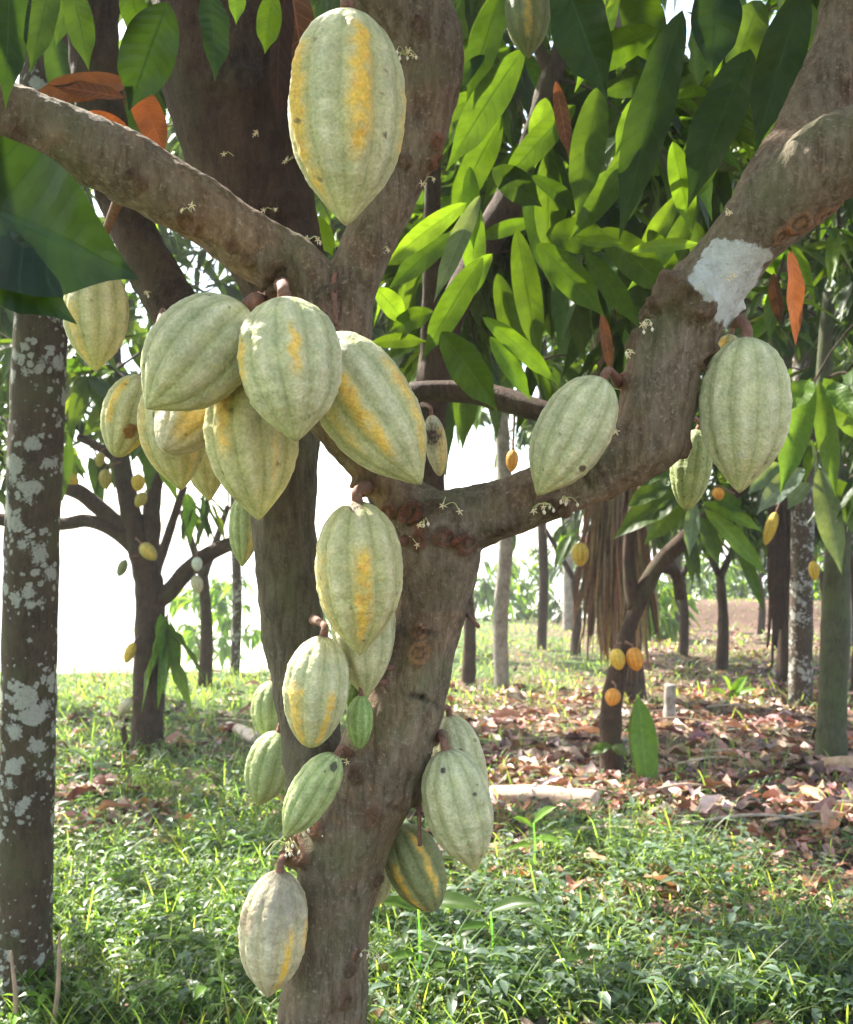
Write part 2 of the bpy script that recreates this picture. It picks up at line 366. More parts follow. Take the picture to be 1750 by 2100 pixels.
def key_leaf(name, bx, by, tx, ty, w_, d, kind, parent, label=None, dt=0.0, mat=None, tilt=0.25, sag=0.12, curl=0.0):
    A, B = W(bx, by, d), W(tx, ty, d + dt); v = B - A; Ln = v.length
    view = (Vector((0, 0, CAMZ)) - (A + B) / 2).normalized()
    nrm = view + Vector((random.uniform(-1, 1), random.uniform(-1, 1), random.uniform(-0.3, 0.9))) * tilt
    mb = MB(); dv = v.copy(); dv.z += sag * Ln; 
    leaves(mb, [A], [dv], [nrm], Ln, w_ / F * d * 1.05, sag, vary(GREENS[kind], 1, 0.12), 8, 20, 0.07, 0.14, curl)
    o = mb.build(name, mat or (M_dead if kind in 'bok' else M_leaf), parent)
    if label: o['label'] = label
    return o

# ------------------------------------------------------------ main cacao tree (foreground)
D0 = 1.5
base0, _ = W(662, 2100, D0), 0
root_xy = W(655, 2700, D0); gz = terrain(root_xy.x, root_xy.y)
tree = thing('cacao_tree', (root_xy.x, root_xy.y, gz), 'thick forked cacao tree in the foreground hung with large pale green pods', 'tree')
def path(mb, pts, n=20, seg=None, rough=0.0, **k):
    P = [W(x, y, d) for x, y, r, d in pts]; rad = [r / F * d for x, y, r, d in pts]
    tube(mb, [tuple(p) for p in P], rad, n, seg or len(pts) * 5, rough=rough, **k)
def remeshed(paths, voxel, smooth_it=3):
    mb = MB()
    for p in paths: path(mb, p, 24)
    o = mk('tmp', np.concatenate(mb.V), np.concatenate(mb.Q), M_bark, None, None, None, np.concatenate(mb.T))
    r = o.modifiers.new('r', 'REMESH'); r.mode = 'VOXEL'; r.voxel_size = voxel
    s = o.modifiers.new('s', 'SMOOTH'); s.iterations = smooth_it; s.factor = 0.5
    dg = bpy.context.evaluated_depsgraph_get(); me = bpy.data.meshes.new_from_object(o.evaluated_get(dg), depsgraph=dg)
    n = len(me.vertices); V = np.zeros(n * 3); me.vertices.foreach_get('co', V); V = V.reshape(-1, 3)
    Nn = np.array([v.normal[:] for v in me.vertices]); Q = [tuple(p.vertices) for p in me.polygons if len(p.vertices) == 4]
    bpy.data.objects.remove(o); bpy.data.meshes.remove(me)
    return V, Nn, np.array(Q)
low = terrain(root_xy.x, root_xy.y)
main_paths = [
    [(650, 2900, 125, 1.5), (655, 2600, 104, 1.5), (660, 2300, 97, 1.5), (664, 2060, 93, 1.5), (680, 1880, 84, 1.5), (712, 1720, 92, 1.5), (780, 1570, 96, 1.5), (838, 1410, 84, 1.5), (882, 1260, 76, 1.5), (896, 1150, 88, 1.5), (892, 1080, 84, 1.5)],
    [(895, 1090, 78, 1.5), (960, 1065, 66, 1.5), (1050, 1035, 60, 1.5), (1150, 998, 60, 1.5), (1250, 958, 64, 1.5), (1325, 905, 78, 1.5), (1352, 830, 78, 1.5), (1362, 740, 72, 1.5), (1405, 650, 80, 1.5), (1470, 570, 72, 1.5), (1530, 490, 74, 1.48), (1610, 405, 82, 1.46), (1700, 330, 88, 1.44), (1820, 290, 92, 1.42), (1960, 300, 92, 1.40)],
    [(1500, 520, 55, 1.53), (1575, 400, 62, 1.56), (1640, 300, 66, 1.6), (1700, 180, 64, 1.62), (1735, 60, 62, 1.64), (1750, -90, 60, 1.66)],
    [(880, 1090, 75, 1.5), (800, 990, 52, 1.5), (720, 890, 56, 1.5), (665, 780, 80, 1.5), (650, 680, 92, 1.5), (650, 610, 88, 1.5)],
    [(660, 660, 90, 1.5), (600, 560, 74, 1.49), (540, 515, 68, 1.47), (400, 425, 66, 1.44), (200, 315, 72, 1.4), (0, 238, 78, 1.36), (-220, 170, 82, 1.32)],
    [(690, 690, 75, 1.5), (722, 590, 58, 1.5), (760, 490, 52, 1.5), (805, 395, 54, 1.51), (850, 290, 56, 1.52), (872, 190, 66, 1.53), (868, 90, 84, 1.54), (820, 10, 105, 1.55), (790, -110, 115, 1.56)],
]
V, Nn, Q = remeshed(main_paths, 0.0036)
bv = BVHTree.FromPolygons([tuple(v) for v in V], [tuple(int(a) for a in q) for q in Q])
camP = Vector((0, 0, CAMZ))
def hit(px, py, tree_=None):
    dr = (W(px, py, 1) - camP).normalized(); r = (tree_ or bv).ray_cast(camP, dr)
    if r[0] is None: r = (tree_ or bv).find_nearest(W(px, py, 1.5))
    return r[0], r[1]
# knots, cushions and wounds: (px, py, radius px, height px, kind)
KN = [(575, 565, 44, 16, 'k'), (520, 635, 26, 14, 'k'), (385, 455, 30, 7, 'k'), (265, 355, 14, 5, 'k'), (288, 372, 16, 5, 'k'), (35, 275, 22, 5, 'k'), (475, 505, 16, 5, 'k'), (505, 530, 16, 5, 'k'),
      (640, 560, 12, 4, 'k'), (690, 600, 16, 12, 'k'), (855, 52, 22, 8, 'k'), (830, 330, 20, 8, 'k'), (905, 335, 22, 10, 'r'), (890, 290, 20, 8, 'r'), (740, 1000, 26, 12, 'r'),
      (838, 1055, 26, 14, 'r'), (800, 1045, 24, 12, 'r'), (870, 1075, 22, 10, 'r'), (908, 1100, 22, 10, 'r'), (950, 1115, 26, 14, 'r'), (860, 1110, 18, 8, 'r'), (890, 1040, 18, 7, 'k'), (1025, 1085, 18, 8, 'k'), (1060, 1075, 16, 8, 'k'), (1150, 1040, 26, 8, 'k'),
      (1120, 1035, 20, 8, 'k'), (1375, 600, 40, 16, 'k'), (1430, 620, 40, 14, 'k'), (1440, 735, 30, 12, 'k'), (1330, 640, 26, 10, 'k'), (1300, 700, 24, 8, 'k'), (1440, 560, 20, 6, 'k'), (1525, 650, 26, 10, 'r'), (1420, 930, 22, 8, 'k'), (1265, 780, 20, 8, 'r'),
      (855, 1340, 26, 5, 'w'), (860, 1295, 16, 5, 'w'), (730, 1590, 22, 7, 'k'), (700, 1548, 20, 8, 'k'), (570, 1735, 36, 22, 'r'), (625, 1740, 30, 14, 'r'), (650, 1700, 24, 10, 'r'), (720, 1990, 16, 5, 'k'), (710, 2055, 20, 6, 'k'), (730, 1960, 14, 4, 'r'),
      (760, 1680, 22, 5, 'k'), (620, 1350, 20, 6, 'k'), (905, 1515, 18, 8, 'r'), (865, 1640, 22, 10, 'k'), (770, 1800, 16, 8, 'k'), (1690, 440, 30, 4, 'w'), (1640, 455, 30, 4, 'w'), (1600, 485, 22, 3, 'w'), (1740, 430, 30, 4, 'w')]
mr = 0.0
disp = np.zeros(len(V)); colm = np.ones((len(V), 3))
for i in range(len(V)):
    p = Vector(V[i])
    disp[i] = 0.0012 * noise.fractal(Vector((p.x * 90, p.y * 90, p.z * 40)), 1.0, 2.0, 2) + 0.006 * noise.fractal(p * 7, 1.0, 2.0, 3) + 0.0036 * noise.fractal(Vector((p.x * 26, p.y * 26, p.z * 15)), 1.0, 2.0, 3)
    a = 0.5 + 0.5 * noise.fractal(p * 5.0, 1.0, 2.0, 4); colm[i] *= 0.82 + 0.4 * a
    e = 0.5 + 0.5 * noise.fractal(p * 9.0 + Vector((9, 2, 4)), 1.0, 2.0, 4)
    if e > 0.62: colm[i] *= (1.10, 1.0, 0.96)
for (px, py, r, h, kd) in KN:
    c, nn = hit(px, py); rr = r / F * 1.5; hh = h / F * 1.5; d = V - np.array(c)
    d2 = np.linalg.norm(d, axis=1); m_ = np.where(d2 < rr * 1.7)[0]
    for i in m_:
        q = d2[i] / rr; wob = 1 + 0.55 * noise.noise(Vector(V[i]) * 38)
        q *= wob
        ring = math.exp(-((q - 0.62) / 0.3) ** 2) * 0.8 + 0.45 * math.exp(-(q / 0.28) ** 2)
        disp[i] += 2.1 * hh * ring * (0.8 + 0.5 * noise.noise(Vector(V[i]) * 60))
        f = max(0, 1 - q / 1.25)
        f = min(1, f * 2.2)
        tgt = {'k': (0.78, 0.66, 0.62), 'r': (0.98, 0.62, 0.55), 'w': (1.35, 1.0, 0.8)}[kd]
        if 0.86 < q < 1.1: tgt = (0.66, 0.58, 0.54)
        if abs(q - 0.38) < 0.1: tgt = (0.62, 0.52, 0.48)
        colm[i] = colm[i] * (1 - f) + colm[i] * np.array(tgt) * f
# dark horizontal cracks on the trunk
for x0, y0, x1, y1 in [(850, 1290, 900, 1302), (862, 1428, 905, 1455), (795, 1655, 850, 1668), (840, 1425, 870, 1432), (1255, 1015, 1215, 935), (1210, 1000, 1195, 960)]:
    for k in range(26):
        t_ = k / 25; c, _n = hit(x0 + (x1 - x0) * t_, y0 + (y1 - y0) * t_ + 3 * math.sin(k)); d2 = np.linalg.norm(V - np.array(c), axis=1)
        i_ = np.where(d2 < 0.0042)[0]; disp[i_] -= 0.0005; colm[i_] *= 0.88
# the pale lichen sheet on the right limb: an irregular patch outlined by noise
patch = [(1425, 540), (1470, 490), (1530, 488), (1585, 525), (1560, 560), (1540, 600), (1530, 650), (1490, 675), (1460, 650), (1462, 625), (1410, 600)]
def inside(x, y):
    c = False; n = len(patch)
    for a in range(n):
        x1, y1 = patch[a]; x2, y2 = patch[(a + 1) % n]
        if (y1 > y) != (y2 > y) and x < (x2 - x1) * (y - y1) / (y2 - y1) + x1: c = not c
    return c
def proj(p):
    q = Vector(p) - camP; yy = q.y * cp + q.z * sp_; u = -q.y * sp_ + q.z * cp
    return CX + q.x / yy * F, CY - u / yy * F, yy
lich = np.zeros(len(V))
for i in np.where((V[:, 0] > 0.33) & (V[:, 2] > 1.35) & (V[:, 0] < 0.55))[0]:
    if Nn[i][1] > 0.25: continue
    x, y, dd = proj(V[i]); nz = Vector(V[i]) * 60
    x += 14 * noise.noise(nz) + 9 * noise.noise(nz * 2.5); y += 14 * noise.noise(nz + Vector((5, 5, 5))) + 9 * noise.noise(nz * 2.5 + Vector((2, 2, 2)))
    if inside(x, y): lich[i] = 1
lich_hard = lich.copy()
for _ in range(3):
    acc = np.zeros(len(V)); cnt = np.zeros(len(V))
    for a_, b_ in ((0, 1), (1, 2), (2, 3), (3, 0)):
        np.add.at(acc, Q[:, a_], lich[Q[:, b_]]); np.add.at(cnt, Q[:, a_], 1); np.add.at(acc, Q[:, b_], lich[Q[:, a_]]); np.add.at(cnt, Q[:, b_], 1)
    lich = 0.3 * lich + 0.7 * acc / np.maximum(cnt, 1)
disp += lich * 0.0012
V2 = V + Nn * disp[:, None]
# lichen colour is mixed in by the second attribute channel
trunk = mk('trunk', V2, Q, M_bark, tree, uv=np.stack([lich, lich * 0], -1), col=colm)
# lichen in bark material
N, L = M_bark.node_tree.nodes, M_bark.node_tree.links
pb = [n for n in N if n.type == 'BSDF_PRINCIPLED'][0]; src = pb.inputs['Base Color'].links[0].from_socket
sxx = N.new('ShaderNodeSeparateXYZ'); L.new(attr(N, 'luv').outputs['Vector'], sxx.inputs[0])
gg = N.new('ShaderNodeNewGeometry')
lcol = mixc(N, L, noi(N, L, gg.outputs['Position'], 70, 5), (0.36, 0.35, 0.31), (0.74, 0.74, 0.70))
lv = mathn(N, L, 'ADD', sxx.outputs[0], mathn(N, L, 'MULTIPLY', mathn(N, L, 'SUBTRACT', noi(N, L, gg.outputs['Position'], 75, 7, 0.78), 0.5), 2.4))
L.new(mixc(N, L, mathn(N, L, 'MULTIPLY', ramp(N, L, lv, [(0.32, 0.0), (0.66, 0.95)]), ramp(N, L, noi(N, L, gg.outputs['Position'], 45, 6, 0.75), [(0.30, 0.45), (0.46, 1.0)])), src, lcol), pb.inputs['Base Color'])
bv = BVHTree.FromPolygons([tuple(v) for v in V2], [tuple(int(a) for a in q) for q in Q])

# the second stem and the dark limbs behind
back_paths = [
    ('stem', M_barkstem, [(676, 1790, 60, 1.53), (658, 1660, 62, 1.56), (640, 1530, 62, 1.62), (615, 1380, 64, 1.67), (596, 1230, 64, 1.69), (583, 1080, 66, 1.70), (590, 940, 62, 1.71), (600, 800, 62, 1.71), (610, 690, 75, 1.70)], 'smooth grey brown second stem rising behind the pods'),
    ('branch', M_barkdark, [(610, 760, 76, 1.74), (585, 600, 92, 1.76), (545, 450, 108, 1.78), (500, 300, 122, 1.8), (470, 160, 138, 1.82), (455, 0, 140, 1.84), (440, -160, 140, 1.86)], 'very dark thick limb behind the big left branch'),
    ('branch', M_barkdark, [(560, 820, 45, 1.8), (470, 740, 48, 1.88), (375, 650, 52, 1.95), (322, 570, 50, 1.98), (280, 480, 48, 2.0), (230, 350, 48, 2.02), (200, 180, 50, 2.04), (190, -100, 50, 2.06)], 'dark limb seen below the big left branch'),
]
bvs = {}
for nm_, mt_, pp, lb in back_paths:
    Vb, Nb, Qb = remeshed([pp], 0.006, 2)
    db = np.array([0.005 * noise.fractal(Vector(v) * 7, 1, 2, 3) + 0.003 * noise.fractal(Vector(v) * 28, 1, 2, 3) for v in Vb])
    if 'very' in lb:
        bb = BVHTree.FromPolygons([tuple(v) for v in Vb], [tuple(int(a) for a in q) for q in Qb])
        for (px, py, r, h) in [(530, 325, 30, 10), (590, 420, 34, 14), (600, 300, 24, 8), (500, 170, 34, 12), (440, 200, 30, -10), (560, 90, 30, -12)]:
            c, _n = hit(px, py, bb); q = np.linalg.norm(Vb - np.array(c), axis=1) / (r / F * 1.75)
            db += h / F * 1.75 * (np.exp(-((q - 0.65) / 0.3) ** 2) + 0.4 * np.exp(-(q / .3) ** 2))
    Vb = Vb + Nb * db[:, None]
    cb = np.array([[0.8 + 0.4 * (0.5 + 0.5 * noise.fractal(Vector(v) * 6, 1, 2, 3))] * 3 for v in Vb])
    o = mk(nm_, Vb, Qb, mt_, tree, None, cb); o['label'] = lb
    bvs[lb[:4]] = BVHTree.FromPolygons([tuple(v) for v in Vb], [tuple(int(a) for a in q) for q in Qb])

# ------------------------------------------------------------ pods
def pod(top, tip, wpx, d, label, dt=0.0, style='pale', streaks=(), stalk=None, tipsharp=1.0, roll=0.0, group='cacao pods on the foreground tree',
        nseg=80, nring=96, patches=(), name='cacao_pod', skind=None, cat='cacao pod', bulge=0.43, fat=1.0, surf=None):
    A = W(top[0], top[1], d - dt / 2); B = W(tip[0], tip[1], d + dt / 2); ax = (B - A); Ln = ax.length; ax.normalize()
    root = thing(name, A, label, cat, group)
    mid = (A + B) / 2; c = (camP - mid); c = (c - ax * c.dot(ax)).normalized(); s = c.cross(ax)    # c faces the camera, s to its side
    R0 = wpx / 2 / F * d * 0.985
    t = np.linspace(0, 1, nring); t = 0.5 - 0.5 * np.cos(np.pi * t) * (0.75) - 0.5 * (1 - 2 * t) * 0.25
    t = (t - t[0]) / (t[-1] - t[0])
    kx = [0, .012, .04, .09, .17, .28, bulge, .58, .70, .80, .88, .94, .98, 1.0]
    ky = [0.05, .22, .42, .62, .81, .94, 1, .96, .84, .655, .425, .235, .105, 0.01]
    if tipsharp < 1: ky = [0.05, .20, .40, .60, .79, .94, 1, .96, .86, .71, .54, .38, .22, 0.01]
    tt = np.linspace(0, 1, 400); yy = np.interp(tt, kx, ky); ker = np.hanning(23); ker /= ker.sum(); yy = np.convolve(np.pad(yy, 11, mode='reflect', reflect_type='odd'), ker, 'valid')
    rt = np.interp(t, tt, np.maximum(yy, 0.01)); rt[0] = 0.03; rt[-1] = 0.008
    seed = Vector((0.0, len(label) * 1.7 + top[0] * 0.01, top[1] * 0.013))
    bend = random.uniform(-0.012, 0.012) * Ln; bend2 = random.uniform(-0.03, 0.03) * Ln
    phi = np.linspace(0, 2 * math.pi, nseg, endpoint=False)
    V = np.zeros((nring, nseg, 3)); C = np.zeros((nring, nseg, 3))
    ST = {'pale': ((0.50, 0.475, 0.265), (0.37, 0.37, 0.175), (0.69, 0.63, 0.405)), 'green': ((0.34, 0.385, 0.155), (0.23, 0.285, 0.09), (0.50, 0.52, 0.27)),
          'ripe': ((0.49, 0.445, 0.21), (0.36, 0.335, 0.13), (0.65, 0.57, 0.34)), 'young': ((0.25, 0.34, 0.10), (0.17, 0.26, 0.06), (0.38, 0.45, 0.21)),
          'yellow': ((0.62, 0.40, 0.05), (0.48, 0.29, 0.03), (0.72, 0.52, 0.12)), 'orange': ((0.66, 0.27, 0.03), (0.5, 0.17, 0.02), (0.75, 0.4, 0.08)),
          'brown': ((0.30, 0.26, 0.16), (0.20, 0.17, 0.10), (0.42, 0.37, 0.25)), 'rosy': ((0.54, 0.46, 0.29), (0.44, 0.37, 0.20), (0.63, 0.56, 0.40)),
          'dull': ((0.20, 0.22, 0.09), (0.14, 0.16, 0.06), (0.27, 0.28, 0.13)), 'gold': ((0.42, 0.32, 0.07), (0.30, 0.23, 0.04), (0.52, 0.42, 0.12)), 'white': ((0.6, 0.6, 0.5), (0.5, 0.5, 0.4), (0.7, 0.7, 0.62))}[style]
    base, fur, rid = [np.array(a) for a in ST]
    rs_ = random.Random(label)
    patches = list(patches) + [(rs_.uniform(-1.3, 1.3), rs_.uniform(0.12, 0.9), rs_.uniform(0.008, 0.017), (0.12, 0.08, 0.045), rs_.uniform(0.5, 0.9)) for _ in range(0 if wpx < 60 else rs_.randint(2, 6))]
    streaks = [(round((pc + roll) / (math.pi / 5)) * math.pi / 5 - roll, pw, a_, b_, st) for pc, pw, a_, b_, st in streaks]   # colour follows the ribs
    small = wpx / F * d < 0.05
    for i in range(nring):
        ti = t[i]; ctr = A + ax * (Ln * ti) + s * bend * math.sin(math.pi * ti) + c * bend2 * math.sin(math.pi * ti)
        fade = smooth(0.0, 0.10, ti) * (1 - 0.5 * smooth(0.85, 1.0, ti))
        for j in range(nseg):
            f = phi[j] + roll + 0.05 * math.sin(ti * 5 + roll)
            k10 = abs(math.cos(5 * f)); k5 = 0.5 + 0.5 * math.cos(5 * f + math.pi / 2 * 0 )
            rib = (k10 ** 0.75 - 0.62) * 0.074 + (0.5 - abs(math.sin(2.5 * f))) * 0.058
            q = Vector((math.cos(phi[j]) * rt[i], math.sin(phi[j]) * rt[i], ti * 3.0 * 1.0)) * 1.0 + seed
            wart = 0.020 * noise.noise(q * 4.5) + 0.018 * noise.noise(q * 9) + 0.010 * noise.noise(q * 17)
            r = R0 * rt[i] * (1 + fade * rib * (0.8 if small else 1) + wart)
            V[i, j] = ctr + (c * math.cos(phi[j]) + s * math.sin(phi[j])) * r
            # pigment
            fr = smooth(0.45, 0.0, k10); col = base * (1 - fr) + fur * fr
            rr_ = smooth(0.80, 1.0, k10) * (0.5 + 0.5 * noise.noise(q * 3 + Vector((3, 1, 0)))); col = col * (1 - rr_) + rid * rr_
            n1 = noise.fractal(q * 2.2, 1, 2, 3); col = col * (1 + 0.16 * n1)
            yt = smooth(0.72, 1.0, ti) * 0.35 + smooth(0.15, 0.6, n1) * 0.12
            if style in ('pale', 'ripe', 'green'): col = col * (1 - yt) + np.array((0.46, 0.45, 0.13)) * yt
            for (pc, pw, t0, t1, st) in streaks:
                dl = (phi[j] - pc + math.pi) % (2 * math.pi) - math.pi; dl += 0.10 * noise.noise(q * 4)
                g_ = math.exp(-(dl / pw) ** 2 * 1.2) * smooth(t0 - 0.05, t0 + 0.08, ti) * (1 - smooth(t1 - 0.12, t1 + 0.06, ti))
                g_ *= 0.85 + 0.7 * noise.fractal(q * 4.5 + Vector((7, 7, 7)), 1, 2, 3)
                g_ = max(0, min(1, (g_ - 0.04) * 1.55)) * st
                yc = np.array((0.80, 0.50, 0.085)); hot = smooth(0.15, 0.5, noise.noise(q * 6 + Vector((1, 9, 2)))) * 0.5
                yc = yc * (1 - hot) + np.array((0.72, 0.30, 0.04)) * hot
                hl = 0.45 * st * math.exp(-(dl / (pw * 1.9)) ** 2) * smooth(t0 - 0.12, t0 + 0.1, ti) * (1 - smooth(t1 - 0.1, t1 + 0.12, ti)); col = col * (1 - hl) + np.array((0.60, 0.50, 0.21)) * hl
                col = col * (1 - g_) + yc * g_
            for (pc, pt, pr, pcol, st) in patches:
                dl = (phi[j] - pc + math.pi) % (2 * math.pi) - math.pi
                q_ = math.hypot(dl * rt[i] * R0 / Ln, ti - pt) / pr + 0.45 * noise.noise(q * 6)
                g_ = smooth(1.0, 0.7 if pr < 0.15 else 0.1, q_) * st
                col = col * (1 - g_) + np.array(pcol) * g_
            cap = smooth(0.035, 0.0, ti) * 0.6; col = col * (1 - cap) + np.array((0.16, 0.12, 0.07)) * cap
            ntip = smooth(0.975, 1.0, ti) * 0.6; col = col * (1 - ntip) + np.array((0.30, 0.22, 0.10)) * ntip
            C[i, j] = col
    i0 = np.arange(nring - 1)[:, None] * nseg; j = np.arange(nseg)[None]; j2 = (j + 1) % nseg
    Q = np.stack([i0 + j, i0 + j2, i0 + nseg + j2, i0 + nseg + j], -1).reshape(-1, 4)
    VV = V.reshape(-1, 3); CC = C.reshape(-1, 3)
    VV = np.vstack([VV, V[0].mean(0), V[-1].mean(0)]); CC = np.vstack([CC, CC[0], CC[-1]]); nn = nring * nseg
    jj = np.arange(nseg); k = (jj + 1) % nseg
    T = np.vstack([np.stack([np.full(nseg, nn), k, jj], -1), np.stack([np.full(nseg, nn + 1), nn - nseg + jj, nn - nseg + k], -1)])
    mk('husk', VV, Q, M_pod, root, None, CC, T)
    if stalk is not None:
        if isinstance(stalk, Vector): E = stalk
        elif d > 1.52: E = (surf or bv).find_nearest(A)[0]
        else: E, _n = hit(stalk[0], stalk[1], surf)
        rs = max(0.0032, R0 * 0.115) * fat
        S0 = A + ax * 0.008; m1 = A - ax * min(0.012, (E - A).length * 0.35); 
        mb = MB(); tube(mb, [tuple(S0), tuple(A), tuple(m1), tuple((m1 + E) / 2 + Vector((0, -0.002, 0.002))), tuple(E + (E - m1).normalized() * 0.006)], [rs * 1.7, rs * 1.15, rs, rs * 1.1, rs * 1.7], 14, 16, rough=0.22)
        mb.build('stalk', M_stalk, root)
    return root
PI = math.pi
big = dict()
pod((712, 22), (710, 463), 242, 1.25, 'largest pod, hanging alone at the top with a broad yellow streak down its middle', streaks=[(0.22, 0.22, 0.14, 0.75, 1.0), (-1.05, 0.22, 0.2, 0.9, 0.9), (1.3, .2, .35, .7, .7)], stalk=(712, -40), roll=-0.25, nseg=120, nring=150)
pod((504, 628), (300, 838), 208, 1.25, 'silvery pale pod leaning left at the upper left of the cluster', dt=-0.03, streaks=[], stalk=(528, 612), roll=0.3, nseg=110, nring=130)
pod((583, 611), (608, 906), 212, 1.19, 'broad pod at the front centre of the cluster with short orange streaks', dt=-0.02, streaks=[(0.12, 0.09, 0.28, 0.62, 0.9), (-0.98, 0.12, 0.3, 0.6, 0.9)], stalk=(578, 585), roll=-0.12, nseg=110, nring=130)
pod((668, 690), (864, 994), 196, 1.31, 'pod leaning right at the lower right of the cluster with long yellow streaks', dt=-0.02, streaks=[(-0.12, 0.18, 0.25, 0.8, 0.95), (0.98, 0.2, 0.3, 0.9, 0.7), (-1.1, .15, .3, .7, .4)], stalk=(660, 672), roll=0.2, nseg=110, nring=130)
pod((516, 735), (531, 1067), 192, 1.34, 'long pod with a pointed tip at the bottom of the cluster', dt=0.0, streaks=[(-0.92, 0.2, 0.15, 0.6, 0.8), (0.25, 0.06, .45, .8, .5)], stalk=(560, 690), style='ripe', roll=0.1, nseg=110, nring=130)
pod((450, 790), (336, 922), 134, 1.40, 'blunt rosy tan pod tucked under the silvery pod', dt=-0.09, streaks=[(0.1, 0.4, 0.3, 0.9, 0.6)], style='rosy', stalk=(560, 700), roll=0.5, nseg=80, nring=100, tipsharp=0.5)
pod((345, 770), (372, 1006), 142, 1.47, 'olive green pod with a pointed tip hanging behind the silvery pod', streaks=[(0.7, 0.12, 0.5, 0.9, 0.5), (-1.0, .3, .2, .9, .35)], style='ripe', stalk=(500, 690), roll=0.0, patches=[(-0.5, 0.36, 0.03, (0.06, 0.04, 0.02), 1)])
pod((292, 768), (238, 938), 106, 1.52, 'small pod with a round brown rot spot at the left end of the cluster', streaks=[(-0.7, 0.2, 0.1, 0.65, 1.0), (0.9, 0.2, 0.6, 0.95, 0.8)], style='ripe', stalk=Vector(W(335, 640, 1.9)), patches=[(0.25, 0.66, 0.10, (0.26, 0.12, 0.035), 1)], roll=0.2, tipsharp=0.5)
pod((412, 860), (430, 1028), 84, 1.62, 'shaded narrow pod at the back between two pointed pods', style='ripe', stalk=(560, 700), roll=0.4)
pod((200, 540), (196, 762), 130, 1.55, 'pod hanging under the big dark leaf beside the lichen spotted trunk', streaks=[(-0.8, 0.25, 0.4, 0.95, 0.55)], style='ripe', stalk=(205, 395), roll=0.25, bulge=0.40)
pod((500, 1015), (497, 1163), 62, 1.86, 'small striped pod peeking out behind the second stem', streaks=[(0.5, 0.2, 0.2, 0.9, 0.6)], style='green', stalk=Vector(W(545, 1010, 1.74)), roll=0.0, bulge=.5)
pod((733, 1026), (738, 1344), 184, 1.32, 'long blotched pod hanging alone below the fork', streaks=[(0.20, 0.20, 0.30, 0.9, 0.95), (-1.1, 0.25, 0.3, 0.9, 0.4)], style='ripe', stalk=(752, 1000), roll=0.55, nseg=110, nring=130, patches=[(-0.1, 0.02, 0.06, (0.10, 0.05, 0.03), 0.8)])
pod((748, 1150), (751, 1435), 132, 1.43, 'pale green pod half hidden behind the long blotched pod', stalk=(830, 1110), roll=0.3)
pod((664, 1303), (636, 1534), 134, 1.38, 'pod with a yellow lower half and blunt end beside the second stem', streaks=[(0.35, 0.14, 0.45, 0.97, 0.9), (-0.95, 0.3, 0.4, 1.0, 0.8)], stalk=Vector(W(645, 1272, 1.60)), roll=0.1, tipsharp=0.5, bulge=.5, nseg=100, nring=120)
pod((741, 1425), (737, 1537), 56, 1.42, 'small bright green young pod below the pale green pod', style='young', stalk=(790, 1400), roll=0.1, tipsharp=0.5)
pod((730, 1385), (714, 1450), 30, 1.44, 'tiny green pod sliver between two larger pods', style='young', stalk=(800, 1370), roll=0.4)
pod((690, 1546), (583, 1719), 92, 1.38, 'slim green pod leaning left with a dark mark by its stalk', style='green', streaks=[], stalk=(718, 1546), roll=0.15, patches=[(0.4, 0.10, 0.05, (0.05, 0.04, 0.03), 0.9)], nseg=100, nring=110)
pod((560, 1395), (552, 1525), 78, 1.86, 'green pod half hidden behind the second stem, the upper of two', style='green', stalk=Vector(W(598, 1360, 1.72)), roll=0.2)
pod((572, 1500), (528, 1654), 96, 1.80, 'green pod half hidden behind the second stem, the lower of two', style='green', stalk=Vector(W(612, 1470, 1.70)), roll=0.0)
pod((914, 1536), (975, 1786), 140, 1.46, 'large smooth pale green pod on the right side of the lower trunk', style='pale', stalk=(905, 1512), roll=0.35, nseg=100, nring=120, patches=[(-0.3, 0.12, 0.025, (0.07, 0.06, 0.04), 1), (0.6, 0.35, 0.02, (0.07, 0.06, 0.04), 1)])
pod((922, 1466), (975, 1690), 104, 1.60, 'pale green pod partly covered by the large smooth pod', style='pale', stalk=(900, 1470), roll=0.1)
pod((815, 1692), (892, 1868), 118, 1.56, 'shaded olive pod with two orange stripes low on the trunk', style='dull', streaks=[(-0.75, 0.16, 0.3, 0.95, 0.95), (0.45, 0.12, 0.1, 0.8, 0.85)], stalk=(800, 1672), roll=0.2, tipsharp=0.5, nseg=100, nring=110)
pod((792, 1750), (770, 1862), 56, 1.64, 'green pod sliver showing behind the lower trunk edge', style='pale', stalk=(765, 1752), roll=0.2)
pod((574, 1786), (549, 2046), 140, 1.42, 'lowest pod, pale with a greyish purple tinge and an orange streak', streaks=[(0.50, 0.12, 0.35, 0.95, 1.0), (1.2, .15, .3, .6, .6)], style='rosy', stalk=(572, 1762), roll=0.12, nseg=100, nring=120, patches=[(0.2, 0.15, 0.42, (0.27, 0.22, 0.16), 0.7), (-1.0, 0.35, 0.12, (0.33, 0.24, 0.15), 0.7)])
pod((1238, 775), (1102, 1016), 152, 1.37, 'smooth grey green pod leaning on the right limb', streaks=[], stalk=(1268, 782), roll=0.30, nseg=110, nring=120, patches=[(0.9, 0.68, 0.03, (0.12, 0.08, 0.04), 1)])
pod((1532, 690), (1517, 1011), 182, 1.47, 'large grey green pod hanging at the right below the white lichen', streaks=[], style='pale', stalk=(1524, 655), roll=0.0, nseg=110, nring=120, patches=[(-0.05, 0.77, 0.02, (0.55, 0.5, 0.4), 1)])
pod((1500, 685), (1478, 800), 60, 1.60, 'yellow edged pod mostly hidden behind the large grey green pod', streaks=[(-0.8, 0.5, 0.1, 0.7, 0.8)], style='ripe', stalk=(1490, 668), roll=0.0)
